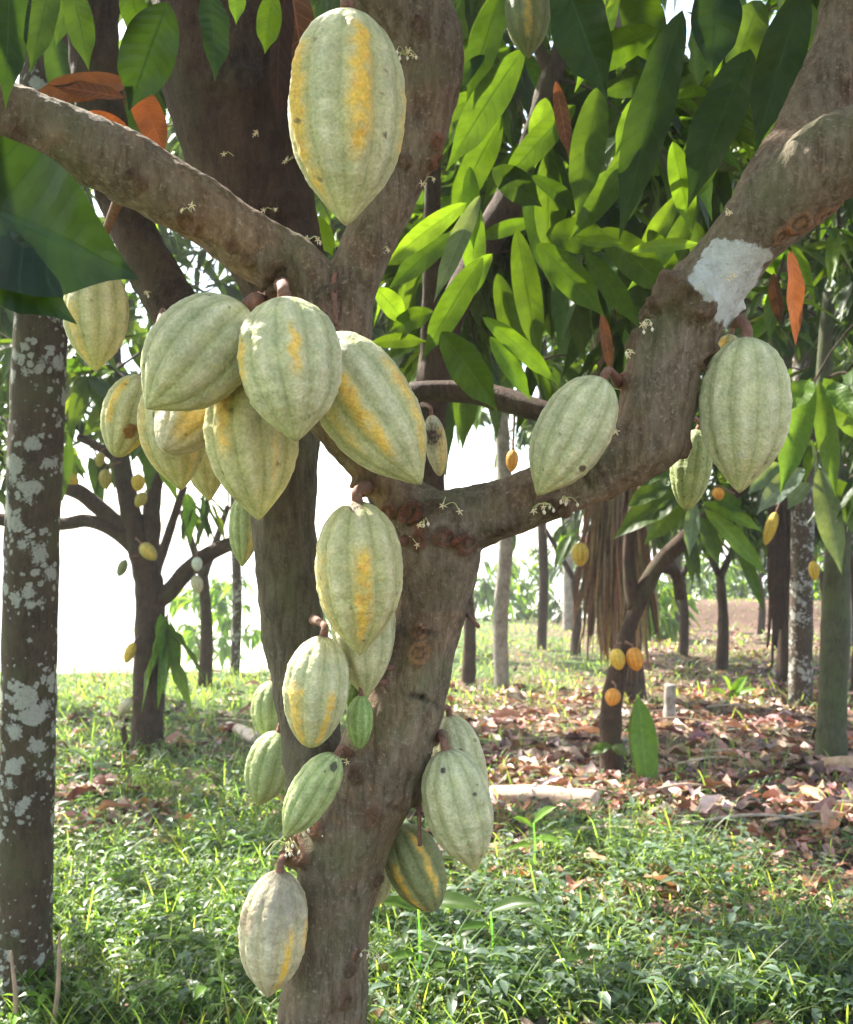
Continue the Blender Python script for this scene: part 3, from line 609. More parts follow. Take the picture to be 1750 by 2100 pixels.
pod((1432, 880), (1407, 1046), 84, 1.66, 'small green pod under the elbow of the right limb', style='green', stalk=(1400, 905), roll=0.1, tipsharp=.5, bulge=.5)
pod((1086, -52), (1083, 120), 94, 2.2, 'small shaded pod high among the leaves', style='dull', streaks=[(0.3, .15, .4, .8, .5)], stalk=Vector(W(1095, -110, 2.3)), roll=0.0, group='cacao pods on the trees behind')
pod((885, 850), (903, 977), 46, 1.75, 'orange tan pod with a black rotten patch behind the fork', style='rosy', streaks=[(0.9, .6, .2, 1, .6)], stalk=Vector(W(868, 830, 1.85)), roll=0.0, patches=[(-0.2, 0.35, 0.28, (0.06, 0.03, 0.02), 1)], tipsharp=.5)

# ------------------------------------------------------------ flower clusters on the bark
def flowers(px, py, n, spread, label=None, surf=None, opened=2, par=None, down=0.6):
    c, nn = hit(px, py, surf); mb = MB()
    for k in range(n):
        a = random.uniform(-1, 1); ln = random.uniform(0.35, 1.15) * spread / F * 1.5
        tip = c + nn * ln * random.uniform(0.25, 0.6) + Vector((a * ln, -0.2 * ln, -down * ln * random.uniform(0.3, 1.3) + 0.2 * ln))
        m1 = (c + tip) / 2 + nn * ln * 0.25 + Vector((0, 0, 0.25 * ln))
        tube(mb, [tuple(c), tuple(m1), tuple(tip)], [0.0006, 0.0005, 0.0005], 5, 7, col=(0.75, 0.8, 0.5))
        if k < opened:                                               # open flower: five thin petals
            rt_ = random.uniform(0, 6); rn = random.uniform(0.004, 0.0065); tx_ = random.uniform(-1, 1)
            for q in range(5):
                th = q * 1.257 + rt_; v = Vector((math.cos(th), -0.6 + tx_ * math.cos(th), math.sin(th) - 0.3)) * rn * random.uniform(.7, 1.2)
                tube(mb, [tuple(tip), tuple(tip + v * 0.5 + Vector((0, -0.002, 0))), tuple(tip + v)], [0.0005, 0.0009, 0.0003], 5, 5, col=(1.0, 0.88, 0.72))
        else:
            tube(mb, [tuple(tip), tuple(tip - Vector((0, 0, 0.003))), tuple(tip - Vector((0, 0, 0.0065)))], [0.0006, 0.0024, 0.0005], 7, 6)
    o = mb.build('flower_cluster', M_flower, par or tree)
    if label: o['label'] = label
for a in [(835, 115, 9, 36, 3), (392, 435, 2, 48, 0), (785, 510, 1, 60, 0), (640, 480, 5, 26, 2), (840, 1100, 1, 40, 0), (905, 1040, 2, 50, 0), (1130, 1035, 7, 30, 4), (1262, 880, 3, 34, 2), (1268, 800, 1, 45, 0),
          (625, 1290, 8, 52, 1), (620, 1330, 3, 28, 1), (645, 1695, 7, 30, 2), (600, 1735, 10, 44, 0), (712, 1560, 3, 40, 1), (745, 1950, 5, 26, 1), (1330, 655, 6, 30, 3), (1480, 570, 2, 40, 0), (1500, 440, 2, 40, 0), (1160, 1020, 5, 24, 2),
          (870, 1075, 4, 24, 1), (1300, 720, 3, 18, 2), (880, 365, 2, 34, 0)]: flowers(*a)
for a in [(530, 280, 2, 26, 0), (590, 330, 4, 34, 0), (480, 320, 1, 30, 0), (560, 430, 2, 26, 0)]: flowers(*a, surf=bvs['very'])
for a in [(355, 640, 3, 24, 1), (310, 600, 3, 24, 1)]: flowers(*a, surf=bvs['dark'])
# broken petiole stubs hanging from the bark
for (x, y, dx, dy) in [(684, 600, 8, 70), (690, 560, -6, 50), (868, 1640, 2, 85), (955, 1265, 26, 20), (425, 950, 6, 40)]:
    c, nn = hit(x, y); mb = MB(); e = c + Vector((dx / F * 1.5, -0.012, -dy / F * 1.5))
    tube(mb, [tuple(c + Vector((0, .01, .004))), tuple((c + e) / 2 + Vector((0, -0.012, 0.004))), tuple(e)], [0.0045, 0.003, 0.0032], 8, 12, rough=0.4); mb.build('dry_stub', M_stalk, tree)

# ------------------------------------------------------------ foreground leaves of the main tree
KL = [ # bx, by, tx, ty, width, depth, kind, label
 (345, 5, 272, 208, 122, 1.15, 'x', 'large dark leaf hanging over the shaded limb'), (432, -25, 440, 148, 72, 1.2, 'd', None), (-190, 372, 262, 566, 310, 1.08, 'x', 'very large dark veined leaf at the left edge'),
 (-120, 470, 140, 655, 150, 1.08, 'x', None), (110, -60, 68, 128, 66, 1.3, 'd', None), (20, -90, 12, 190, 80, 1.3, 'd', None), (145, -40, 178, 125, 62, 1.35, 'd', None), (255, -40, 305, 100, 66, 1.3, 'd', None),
 (160, -60, 120, 80, 60, 1.5, 'd', None), (560, -20, 545, 100, 56, 1.45, 'd', None), (490, -50, 485, 40, 40, 1.4, 'g', None), (-60, 120, 40, 30, 60, 1.6, 'd', None), (640, 440, 680, 520, 46, 1.9, 'y', None),
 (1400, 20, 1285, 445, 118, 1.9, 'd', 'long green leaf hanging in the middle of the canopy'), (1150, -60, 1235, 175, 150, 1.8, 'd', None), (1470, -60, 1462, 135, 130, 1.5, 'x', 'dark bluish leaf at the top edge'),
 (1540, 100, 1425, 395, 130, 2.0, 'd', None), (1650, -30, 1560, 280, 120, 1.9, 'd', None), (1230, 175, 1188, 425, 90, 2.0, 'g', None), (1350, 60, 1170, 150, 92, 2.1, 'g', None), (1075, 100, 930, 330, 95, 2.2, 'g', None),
 (1030, -20, 965, 190, 80, 2.2, 'd', None), (1010, 345, 1105, 420, 80, 2.3, 'd', None), (985, 400, 900, 600, 52, 2.2, 's', None), (1090, 360, 1200, 440, 44, 2.2, 'd', None), (1160, 400, 1110, 480, 70, 2.5, 'g', None),
 (1060, 470, 1100, 720, 74, 2.4, 'g', None), (1010, 520, 930, 640, 60, 2.4, 'y', None), (1100, 500, 1230, 640, 84, 2.2, 'g', None), (1230, 470, 1370, 600, 92, 2.1, 'g', None), (1120, 480, 1260, 500, 90, 2.3, 'g', None),
 (905, 680, 1010, 830, 96, 2.1, 'g', None), (990, 650, 1135, 782, 52, 2.1, 'y', None), (1005, 690, 1082, 812, 50, 2.1, 'y', None), (1290, 515, 1450, 500, 34, 1.9, 'y', None), (1275, 500, 1180, 495, 34, 2.0, 'y', None),
 (1380, 290, 1415, 460, 64, 2.1, 'y', None), (1300, 330, 1180, 480, 70, 2.2, 'g', None), (1640, 190, 1575, 350, 80, 2.2, 'g', None), (1250, 350, 1190, 470, 60, 2.3, 'g', None), (770, 590, 830, 660, 60, 2.3, 'y', None), (890, 640, 800, 680, 60, 2.3, 'g', None),
 (760, 705, 880, 700, 40, 2.3, 'g', None), (1030, 240, 930, 440, 80, 2.4, 'g', None), (1330, 470, 1390, 590, 60, 2.3, 'g', None), (1200, 520, 1300, 660, 60, 2.4, 'g', None), (1480, 230, 1410, 420, 90, 2.4, 'g', None),
 (1120, 200, 1100, 330, 70, 2.5, 'y', None), (1020, 560, 1060, 720, 60, 2.5, 'g', None), (1560, 0, 1500, 170, 110, 2.3, 'g', None), (1290, -40, 1350, 130, 110, 2.2, 'g', None),
]
KL = [k[:4] + (k[4] * (0.86 if k[0] > 700 else 1.0),) + k[5:] for k in KL]
for _ in range(28):
    x_ = random.uniform(900, 1620); y_ = random.uniform(-20, 560); a_ = random.gauss(1.9, 0.5); l_ = random.uniform(110, 230)
    if 1.15 * x_ + y_ > 2250: continue
    KL.append((x_, y_, x_ + l_ * math.cos(a_), y_ + l_ * math.sin(a_), l_ * random.uniform(0.24, 0.32), random.uniform(2.2, 2.9), random.choice('ggdgy'), None))
LC = W(40, 470, 1.03)
KL += [(random.uniform(90, 420), random.uniform(-60, 180), 0, 0, random.uniform(60, 95), random.uniform(2.2, 2.9), random.choice('ddgk'), None) for _ in range(16)]
KL = [k if (k[2] or k[3]) else (k[0], k[1], k[0] + random.uniform(-70, 70), k[1] + random.uniform(110, 220)) + k[4:] for k in KL]
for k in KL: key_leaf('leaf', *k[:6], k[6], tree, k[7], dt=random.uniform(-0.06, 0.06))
for (a, b, c_, d_, w_, dd, kd, cu) in [(270, 170, 75, 190, 60, 1.55, 'k', 0.5), (255, 200, 90, 165, 40, 1.52, 'o', 0.3), (275, 170, 330, 302, 66, 1.6, 'o', 0.4), (180, 230, 270, 275, 34, 1.62, 'o', 0.3),
        (620, -40, 560, 240, 70, 1.62, 'k', 0.5), (590, -60, 640, 170, 80, 1.66, 'b', 0.5), (640, 100, 600, 260, 40, 1.62, 'k', 0.4), (1140, 160, 1165, 310, 34, 2.1, 'b', 0.4), (1605, 520, 1640, 690, 48, 1.9, 'b', 0.4),
        (1590, 560, 1600, 660, 30, 1.95, 'k', 0.3), (1235, 640, 1250, 760, 26, 2.6, 'b', 0.3)]:
    key_leaf('dead_leaf', a, b, c_, d_, w_, dd, kd, tree, None, curl=cu, tilt=0.6)

# crown of the main tree, overhead and outside the frame except at its fringe
mb = MB(); tw = MB()
# gaps in the canopy where the photograph's sun patches fall
WIN = [(W(330, 730, 1.22), 0.13)] + [(G(x, y)[0], r) for x, y, r in [(1400, 1450, 0.9), (1130, 1440, 0.9), (1270, 1425, 0.6), (1510, 1460, 0.9), (1180, 1480, 0.5), (1360, 1660, 0.15), (1000, 1640, 0.25), (1500, 1480, 0.3), (1480, 1760, 0.10), (1040, 1790, 0.12), (180, 1400, 0.5), (600, 1420, .5), (1580, 1850, 0.08), (1500, 1830, 0.08), (1160, 1610, .2)]] + [(W(1330, 1080, 5.5), 0.22), (W(1690, 830, 5.6), 0.35), (W(1170, 560, 2.4), 0.4)]
def blocked(P):
    P = Vector(P)
    for q, r in WIN:
        v = P - q; t_ = v.dot(SUN_DIR)
        if t_ > 0.15 and (v - SUN_DIR * t_).length < r + 0.27: return True
    return False
def crown(mb, tw, anchors, spots, L0=0.24, nu=4, ns=6, kinds='gggdy', n=(6, 9), rtw=0.008, down=0.55):
    anchors = [np.asarray(a, float) for a in anchors]
    spots = [np.asarray(p, float) for p in spots if not blocked(p)]
    spots.sort(key=lambda p: min(np.linalg.norm(p - a) for a in anchors))
    for P in spots:
        AA = np.array(anchors); A = AA[np.argmin(np.linalg.norm(AA - P, axis=1) + rng.uniform(0, 0.15, len(AA)))]
        E_ = P - 0.0; anchors.append(E_)
        d = P - A; d[2] *= 0.5; d = d / (np.linalg.norm(d) + 1e-9) + rng.normal(0, 0.3, 3)
        spray(mb, P, d, random.randint(*n), L0, kinds, nu, ns, down)
        m1 = A * 0.5 + P * 0.5 + np.array([0, 0, 0.12 * np.linalg.norm(P - A)])
        tube(tw, [A, m1, P], [rtw * 1.3, rtw * 0.7, rtw * 0.35], 5, 7, caps=False)
anc = [W(-220, 170, 1.32), W(1750, -90, 1.66), W(790, -110, 1.56), W(440, -160, 1.86), W(190, -100, 2.06), W(1960, 300, 1.4)]
sp0 = []
while len(sp0) < 420:
    p = Vector((random.uniform(-3.2, 2.6), random.uniform(0.3, 5.2), random.uniform(2.15, 4.4)))
    x, y, dd = proj(p)
    if dd > 0.3 and y > -60 and -200 < x < 1950: continue
    sp0.append(p)
for _ in range(40):  # extra unseen sprays towards the sun, added to shade the big left leaf
    p = LC + SUN_DIR * random.uniform(0.5, 1.3) + Vector((random.uniform(-.25, .25), random.uniform(-.2, .2), random.uniform(-.1, .2)))
    x, y, dd = proj(p)
    if y < -60 or x < -230: sp0.append(p)
crown(mb, tw, anc, sp0, 0.25, 4, 6, 'gggd')
mb.build('crown', M_leaf, tree); tw.build('branch', M_barkdark, tree)['label'] = 'thin twigs of the crown overhead'

# ------------------------------------------------------------ other trees
def bark_paths(name, paths, mat, parent, n=14, rough=0.16, label=None):
    mb = MB()
    for p in paths: path(mb, p, n, max(8, len(p) * 6), rough)
    o = mb.build(name, mat, parent)
    if label: o['label'] = label
    return o
def gbase(px, py):
    p, d = G(px, py); return p, d
# left trunk with lichen
p, d = gbase(50, 2085); d_l = d
lt = thing('shade_tree', p, 'dark trunk blotched with white lichen standing at the left edge', 'tree')
tops = [(50, 2140, 64, d), (50, 1900, 55, d), (58, 1500, 54, d), (66, 1100, 54, d), (78, 800, 54, d), (86, 600, 53, d), (95, 200, 52, d), (110, -500, 50, d), (125, -1500, 46, d)]
mb = MB(); path(mb, tops, 40, 260, 0.05); 
o = mb.build('trunk', M_barklich, lt)
def frond(mb, P, dr, Ln, n=26, leaflet=0.45, droop=0.5, col=(0.07, 0.13, 0.03), w_=0.035, ribcol=(0.2, 0.25, 0.08)):
    P = Vector(P); dr = Vector(dr).normalized(); sdv = dr.cross(Vector((0, 0, 1))).normalized()
    pts = [P + dr * Ln * s_ - Vector((0, 0, droop * Ln * s_ * s_)) for s_ in np.linspace(0, 1, 8)]
    tube(mb, [tuple(q) for q in pts], np.linspace(0.016, 0.003, 8), 5, 14, col=ribcol, caps=False)
    sps = spline([tuple(q) for q in pts], n)
    B = []; Dd = []
    for k in range(2, n):
        tg = Vector(sps[k] - sps[k - 1]).normalized()
        for sg in (-1, 1):
            if 'WIN' in globals() and blocked(sps[k]): continue
            B.append(sps[k]); Dd.append(tuple(tg * 0.6 + sdv * sg * 0.9 + Vector((0, 0, -0.15))))
    m_ = len(B)
    if not m_: return
    ll = leaflet * (0.6 + 0.4 * np.sin(np.linspace(0.3, 2.9, m_)))
    leaves(mb, B, Dd, np.tile([0, 0, 1.0], (m_, 1)) + rng.normal(0, 0.15, (m_, 3)), ll, w_, rng.uniform(0.2, 0.6, m_), vary(col, m_, 0.15), 2, 5, 0, 0.25)
def palm_crown(par, P, n=11, Ln=2.0):
    mb = MB()
    for k in range(n):
        th = k * 2.4; frond(mb, P, (math.cos(th), math.sin(th), random.uniform(0.2, 0.9)), Ln * random.uniform(.8, 1.1), 22, 0.45, random.uniform(0.3, 0.6))
    mb.build('crown', M_far, par)
# (its leafy crown is added below, once the crown builder exists)

mb = MB(); tw = MB(); P0_ = W(125, -1500, d)
sp = [P0_ + Vector((random.gauss(0, 1.1), random.gauss(0, 1.1), random.uniform(-0.4, 1.6))) for _ in range(120)]  # unseen crown, made leafy so its shadow has no frond stripes
crown(mb, tw, [P0_], sp, 0.22, 2, 5, 'gd'); mb.build('crown', M_far, lt); tw.build('branch', M_barkdark, lt)
# background cacao on the left
p, d = gbase(302, 1545)
t3 = thing('cacao_tree', p, 'forked cacao tree with small yellow pods in the background left', 'tree', 'cacao trees standing behind')
dk = d
bark_paths('trunk', [[(302, 1600, 40, d), (302, 1500, 33, d), (305, 1350, 30, d), (308, 1230, 30, d), (300, 1170, 27, d), (280, 1100, 23, d), (262, 1020, 20, d), (248, 940, 18, d), (240, 860, 16, d), (235, 700, 12, d)],
    [(308, 1235, 24, d), (345, 1215, 19, d), (390, 1165, 17, d), (440, 1130, 15, d), (500, 1100, 13, d), (560, 1030, 10, d)],
    [(285, 1130, 17, d), (235, 1090, 14, d), (180, 1068, 14, d), (120, 1075, 14, d), (0, 1065, 13, d), (-80, 1040, 11, d)],
    [(262, 1090, 14, d), (220, 1055, 16, d), (170, 1015, 16, d), (110, 990, 14, d), (40, 950, 12, d)],
    [(300, 1170, 16, d), (312, 1100, 17, d), (312, 1040, 17, d), (322, 985, 14, d), (345, 930, 10, d)],
    [(245, 945, 10, d), (200, 915, 9, d), (160, 895, 8, d)]], M_barkdark, t3)
mb = MB(); tw = MB()
sp = [W(random.uniform(-160, 500), random.uniform(560, 985) if random.random() < 0.85 else random.uniform(300, 560), d + random.uniform(-1.2, 1.2)) for _ in range(75)]
sp = [q for q in sp if not (proj(q)[0] > 180 and proj(q)[1] > 900)]
crown(mb, tw, [W(240, 860, d), W(110, 990, d), W(345, 930, d), W(560, 1030, d), W(0, 1065, d), W(235, 700, d)], sp, 0.26, 4, 6, 'ggydg')
# hanging suckers with young leaves beside the trunk
for (x, y) in [(335, 1290), (345, 1310), (350, 1330), (352, 1300)]:
    spray(mb, W(x, y, d - 0.1), (0.2, -0.2, -0.8), 4, 0.30, 'yy', 4, 6, 1.0)
for (x, y) in [(430, 1030), (420, 1060), (400, 1050)]: spray(mb, W(x, y, d), (0.2, -0.2, -0.4), 5, 0.22, 'gy', 4, 6, 0.7)
mb.build('crown', M_leaf, t3); tw.build('branch', M_barkdark, t3)
def bpod(x0, y0, x1, y1, w_, d, style, label, sx_=None, **k):
    st = W(*(sx_ or (x0 + (x0 - x1) * 0.15, y0 + (y0 - y1) * 0.15)), d + 0.03)
    return pod((x0, y0), (x1, y1), w_, d, label, style=style, stalk=st, group='small cacao pods on the trees behind', nseg=40, nring=36, tipsharp=.5, **k)
bpod(118, 968, 162, 990, 27, d - .12, 'yellow', 'bright yellow pod lying sideways against the lichen spotted trunk', (100, 975))
bpod(207, 927, 203, 958, 20, d - .12, 'gold', 'small yellow green pod, highest on the left background tree', (236, 912))
bpod(216, 962, 217, 1003, 26, d - .14, 'gold', 'olive pod just left of the dark background fork', (246, 948))
bpod(284, 972, 283, 1008, 28, d - .14, 'yellow', 'bright orange yellow pod right of the dark background fork', (300, 965))
bpod(297, 1010, 280, 1040, 24, d - .14, 'gold', 'dull yellow pod just below the bright orange yellow one', (308, 1000))
bpod(290, 1115, 320, 1148, 30, d - .16, 'gold', 'tan pod hanging in the middle of the left background fork', (280, 1105), streaks=[(0, .4, .1, .9, .7)])
bpod(258, 1148, 243, 1182, 20, d - .1, 'dull', 'dark green pod on the outer side of the left background trunk', (288, 1140))
bpod(404, 1142, 405, 1172, 22, d - .14, 'white', 'small whitish pod on the low right branch of the background tree', (404, 1132))
bpod(400, 1180, 408, 1217, 25, d - .1, 'rosy', 'pinkish tan pod just under the small whitish pod', (402, 1168))
bpod(275, 1318, 258, 1360, 22, d - .1, 'yellow', 'yellow pod halfway up the left background trunk', (284, 1305))
bpod(270, 1432, 245, 1462, 24, d - .12, 'rosy', 'pale pod near the foot of the left background trunk', (284, 1430))

# tree whose dark leaning branch fills the middle distance
t4b = G(700, 1915)[0]; d = 3.2
t4 = thing('cacao_tree', t4b, 'cacao tree behind the foreground trunk, its dark branch leaning up into the canopy', 'tree', 'cacao trees standing behind')
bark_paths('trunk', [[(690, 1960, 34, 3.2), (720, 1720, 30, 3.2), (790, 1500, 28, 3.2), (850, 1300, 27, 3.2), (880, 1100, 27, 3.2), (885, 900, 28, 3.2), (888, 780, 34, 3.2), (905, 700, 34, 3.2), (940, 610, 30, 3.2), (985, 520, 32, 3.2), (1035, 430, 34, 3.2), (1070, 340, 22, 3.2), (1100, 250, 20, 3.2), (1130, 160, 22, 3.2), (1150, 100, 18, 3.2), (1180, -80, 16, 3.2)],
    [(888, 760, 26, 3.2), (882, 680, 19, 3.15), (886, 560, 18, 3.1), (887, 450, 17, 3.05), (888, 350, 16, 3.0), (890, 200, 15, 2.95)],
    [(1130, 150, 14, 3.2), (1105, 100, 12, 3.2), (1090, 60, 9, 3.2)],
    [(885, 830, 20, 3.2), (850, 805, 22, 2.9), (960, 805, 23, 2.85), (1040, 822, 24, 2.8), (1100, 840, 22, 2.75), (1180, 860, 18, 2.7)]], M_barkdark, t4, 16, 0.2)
mb = MB(); tw = MB()
sp = [W(random.uniform(760, 1500), random.uniform(60, 760), random.uniform(2.9, 4.4)) for _ in range(120)] + [W(random.uniform(0, 1900), random.uniform(-1300, -20), random.uniform(2.6, 7.5)) for _ in range(330)]  # second batch lies above the frame, added to shade leaves and ground
sp += [W(random.uniform(880, 1010), random.uniform(-60, 700), random.uniform(3.4, 4.6)) for _ in range(26)]
sp = [q for q in sp if not (proj(q)[0] < 960 and proj(q)[1] > 0 and proj(q)[2] < 3.35)]
crown(mb, tw, [W(1035, 430, 3.2), W(1130, 160, 3.2), W(1180, -80, 3.2), W(985, 520, 3.2), W(890, 200, 2.95), W(1100, 840, 2.8)], sp, 0.25, 4, 8, 'gdgdgy', (6, 9), 0.006)
mb.build('crown', M_leaf, t4); tw.build('branch', M_barkdark, t4)

# palm with a skirt of dried fronds
p, d = gbase(1285, 1432)
t5 = thing('palm_tree', p, 'palm trunk wrapped in a hanging skirt of brown dried fronds', 'tree')
bark_paths('trunk', [[(1288, 1460, 40, d), (1285, 1300, 30, d), (1276, 1100, 27, d), (1268, 900, 27, d), (1260, 600, 27, d), (1255, 100, 27, d), (1250, -500, 27, d)]], M_barkdark, t5)
mb = MB()
for k in range(330):
    th = random.uniform(math.pi * 0.95, math.pi * 2.05); x0 = 1270 + 42 * math.cos(th); y0 = random.choice([random.uniform(620, 760), random.uniform(700, 1080), random.uniform(900, 1150)])
    ln = random.uniform(180, 400); x1 = 1270 + (x0 - 1270) * random.choice((0.6, 0.9, 1.3, 1.8)) + random.uniform(-24, 24)
    A = W(x0, y0, d - 0.22 + 0.1 * math.sin(th)); B = W(x1, min(y0 + ln, 1400 + random.uniform(-60, 20)), d - 0.30); v = B - A
    leaves(mb, [A], [v], [Vector((random.uniform(-1, 1), -1, random.uniform(-.2, .2)))], v.length, random.choice((0.02, 0.03, 0.045, 0.07)), 0.0, vary(random.choice(((0.70, 0.55, 0.38), (1.0, 0.85, 0.62), (0.45, 0.33, 0.22))), 1, 0.5), 2, 9, 0.3, 0.35, random.uniform(-0.15, 0.15))
for (x0, y0, x1, y1) in [(1262, 690, 1205, 630), (1265, 760, 1235, 640), (1275, 770, 1290, 620), (1290, 760, 1300, 650), (1255, 760, 1240, 660), (1285, 720, 1278, 600)]:
    A = W(x1, y1, d - 0.3); B = W(x0, y0, d - 0.3); v = A - B; leaves(mb, [B], [v], [(0, -1, 0.1)], v.length, 0.11, 0, vary((1.2, 1.15, 1.1), 1, .2), 2, 9, .2, .3, .2)
mb.build('dead_frond', M_frond, t5); palm_crown(t5, W(1250, -500, d), 12, 2.6)

# cacao on the right, midground
p, d = gbase(1256, 1602)
t6 = thing('cacao_tree', p, 'slender cacao tree before the frond covered palm, orange pods low on its stem', 'tree', 'cacao trees standing behind')
bark_paths('trunk', [[(1258, 1650, 32, d), (1256, 1590, 26, d), (1252, 1500, 23, d), (1258, 1420, 22, d), (1272, 1360, 17, d), (1290, 1290, 15, d), (1318, 1220, 17, d), (1350, 1160, 17, d), (1400, 1110, 17, d), (1455, 1060, 15, d), (1520, 1000, 13, d), (1600, 930, 11, d)],
    [(1300, 1250, 13, d), (1290, 1150, 13, d), (1300, 1050, 12, d), (1330, 980, 10, d)],
    [(1350, 1162, 12, d + .1), (1385, 1175, 11, d + .2), (1395, 1230, 10, d + 0.2)]], M_barkdark, t6)
mb = MB(); tw = MB()
def kl(mb, bx, by, tx, ty, w_, d, kind, tilt=0.5, nz=0.6):
    A, B = W(bx, by, d), W(tx, ty, d - random.uniform(0, .15)); v = B - A; nrm = (camP - A).normalized() + Vector((random.uniform(-.5, .5), 0, nz)); dv = v.copy(); dv.z += 0.15 * v.length
    leaves(mb, [A], [dv], [nrm], v.length, w_ / F * d, 0.15, vary(GREENS[kind], 1, 0.15), 6, 12, 0.08, 0.16)
for a in [(1420, 1000, 1270, 1100, 74, 'g'), (1410, 1020, 1330, 1110, 60, 'y'), (1425, 1030, 1415, 1130, 36, 's'), (1440, 1030, 1560, 1090, 36, 'y'), (1445, 1045, 1560, 1170, 44, 'y'), (1440, 1060, 1470, 1150, 40, 'g'),
          (1390, 960, 1300, 1000, 40, 'g'), (1370, 1000, 1290, 1040, 50, 'g'), (1460, 1010, 1520, 1050, 40, 'g'), (1500, 1080, 1560, 1240, 30, 'g')]:
    kl(mb, *a[:5], d - 0.1, a[5])
sp = [W(random.uniform(1150, 1750), random.uniform(650, 1010), d + random.uniform(-0.6, 1.2)) for _ in range(26)] + [W(random.uniform(1100, 1900), random.uniform(100, 650), d + random.uniform(-1.0, 1.2)) for _ in range(80)]
sp = [q for q in sp if proj(q)[1] < 1010 - 90]
crown(mb, tw, [W(1600, 930, d), W(1520, 1000, d), W(1455, 1060, d), W(1330, 980, d)], sp, 0.25, 4, 6, 'ggyd')
kl(mb, 1310, 1430, 1328, 1620, 62, d - 0.15, 'y', nz=0.1); kl(mb, 1308, 1430, 1300, 1560, 30, d - 0.12, 'y', nz=0.2)
kl(mb, 1255, 1530, 1210, 1545, 26, d - .1, 'g'); kl(mb, 1255, 1530, 1290, 1552, 26, d - .1, 'g')
mb.build('crown', M_leaf, t6); tw.build('branch', M_barkdark, t6)
bpod(1298, 1328, 1308, 1376, 36, d - .12, 'orange', 'bright orange pod on the slender midground stem', (1285, 1318))
bpod(1262, 1330, 1272, 1374, 32, d - .12, 'yellow', 'pale yellow sunlit pod left of the bright orange pod', (1272, 1320))
bpod(1262, 1412, 1252, 1448, 32, d - .13, 'orange', 'small orange pod lowest on the slender midground stem', (1258, 1400))
bpod(1190, 1112, 1191, 1162, 36, 7.0, 'yellow', 'dull yellow pod hanging left of the dried fronds', (1185, 1095))
bpod(1052, 922, 1049, 968, 26, 2.83, 'orange', 'small orange pod hanging left of the leaning pod', (1056, 835))
bpod(1470, 1000, 1478, 1026, 24, 5.45, 'orange', 'small orange pod below the large grey green pod', (1505, 1012))
bpod(1592, 1050, 1570, 1118, 24, 5.6, 'yellow', 'thin yellow orange pod hanging beside the dark vine trunk', (1600, 1030))
bpod(1668, 1150, 1672, 1190, 22, 5.9, 'yellow', 'pale yellow pod at the top of the right hand trunk', (1712, 1128))

# tree with the sunlit young leaves at the right edge
p, d = gbase(1706, 1572)
t7 = thing('cacao_tree', p, 'cacao tree at the right edge with a dark green trunk and sunlit drooping leaves', 'tree', 'cacao trees standing behind')
bark_paths('trunk', [[(1704, 1620, 36, d), (1706, 1500, 30, d), (1712, 1350, 28, d), (1716, 1200, 27, d), (1720, 1050, 24, d), (1700, 900, 20, d), (1690, 780, 16, d), (1700, 600, 12, d)], [(1720, 1080, 18, d), (1760, 980, 16, d), (1820, 900, 12, d)]], M_barkgreen, t7)
mb = MB(); tw = MB()
dd = d - 0.4
for a in [(1665, 775, 1610, 985, 66, 'y'), (1680, 780, 1710, 990, 50, 'y'), (1690, 775, 1760, 900, 60, 'y'), (1660, 780, 1625, 840, 60, 'y'), (1700, 785, 1745, 850, 50, 'y'), (1650, 960, 1560, 1050, 54, 's'), (1680, 960, 1720, 1150, 60, 's'), (1700, 980, 1790, 1120, 70, 'g'), (1660, 990, 1620, 1040, 40, 's'), (1600, 950, 1540, 1010, 44, 's')]:
    kl(mb, *a[:5], dd, a[5])
sp = [W(random.uniform(1560, 2000), random.uniform(600, 1010), d + random.uniform(-0.6, 1.0)) for _ in range(24)] + [W(random.uniform(1500, 2100), random.uniform(-100, 780), d + random.uniform(-0.6, 1.6)) for _ in range(110)]
crown(mb, tw, [W(1690, 780, d), W(1760, 980, d), W(1820, 900, d), W(1700, 900, d)], sp, 0.25, 4, 6, 'gdd')
mb.build('crown', M_leaf, t7); tw.build('branch', M_barkdark, t7)

# slim trunks standing in the distance
def slim(px, py, r, topx, topy, mat, label, name='palm_tree', crown_=True, vines=False, wob=6, grp='slim trunks in the distance'):
    p, d = gbase(px, py); t = thing(name, p, label, 'tree', grp)
    n = 7; pts = [(px + (topx - px) * k / (n - 1) + random.uniform(-1, 1) * wob * (0 < k), py + 12 + (topy - py) * k / (n - 1), r * (1.15 - 0.25 * k / (n - 1)), d) for k in range(n)]
    bark_paths('trunk', [pts], mat, t, 14, 0.12)
    if crown_:
        mb = MB(); P = W(topx, topy, d)
        for k in range(9):
            th = k * 2.4; frond(mb, P, (math.cos(th), math.sin(th), random.uniform(0.1, 0.9)), 1.9 * random.uniform(.8, 1.1), 16, 0.4, random.uniform(0.3, 0.6), w_=0.05)
        mb.build('crown', M_far, t)
    if vines:
        mb = MB()
        for k in range(14):
            x = px + random.uniform(-30, 10); y = random.uniform(1000, 1100); tube(mb, [tuple(W(x, y, d - .2)), tuple(W(x + random.uniform(-8, 8), y + 120, d - .25)), tuple(W(x + random.uniform(-12, 12), y + random.uniform(200, 300), d - .2))], [0.02, 0.03, 0.012], 5, 14, rough=0.5)
        mb.build('vine', M_barkdark, t)
slim(1030, 1412, 14, 1034, 500, M_barkpale, 'pale sunlit pole like trunk just right of the main trunk')
slim(1110, 1332, 9, 1112, 480, M_barkdark, 'thin dark trunk right of the pale sunlit trunk')
slim(1166, 1292, 10, 1168, 460, M_barkpale, 'thin pale trunk farthest off, left of the dried fronds')
slim(481, 1382, 9, 486, 420, M_barklich, 'thin mottled trunk on the bright left skyline')
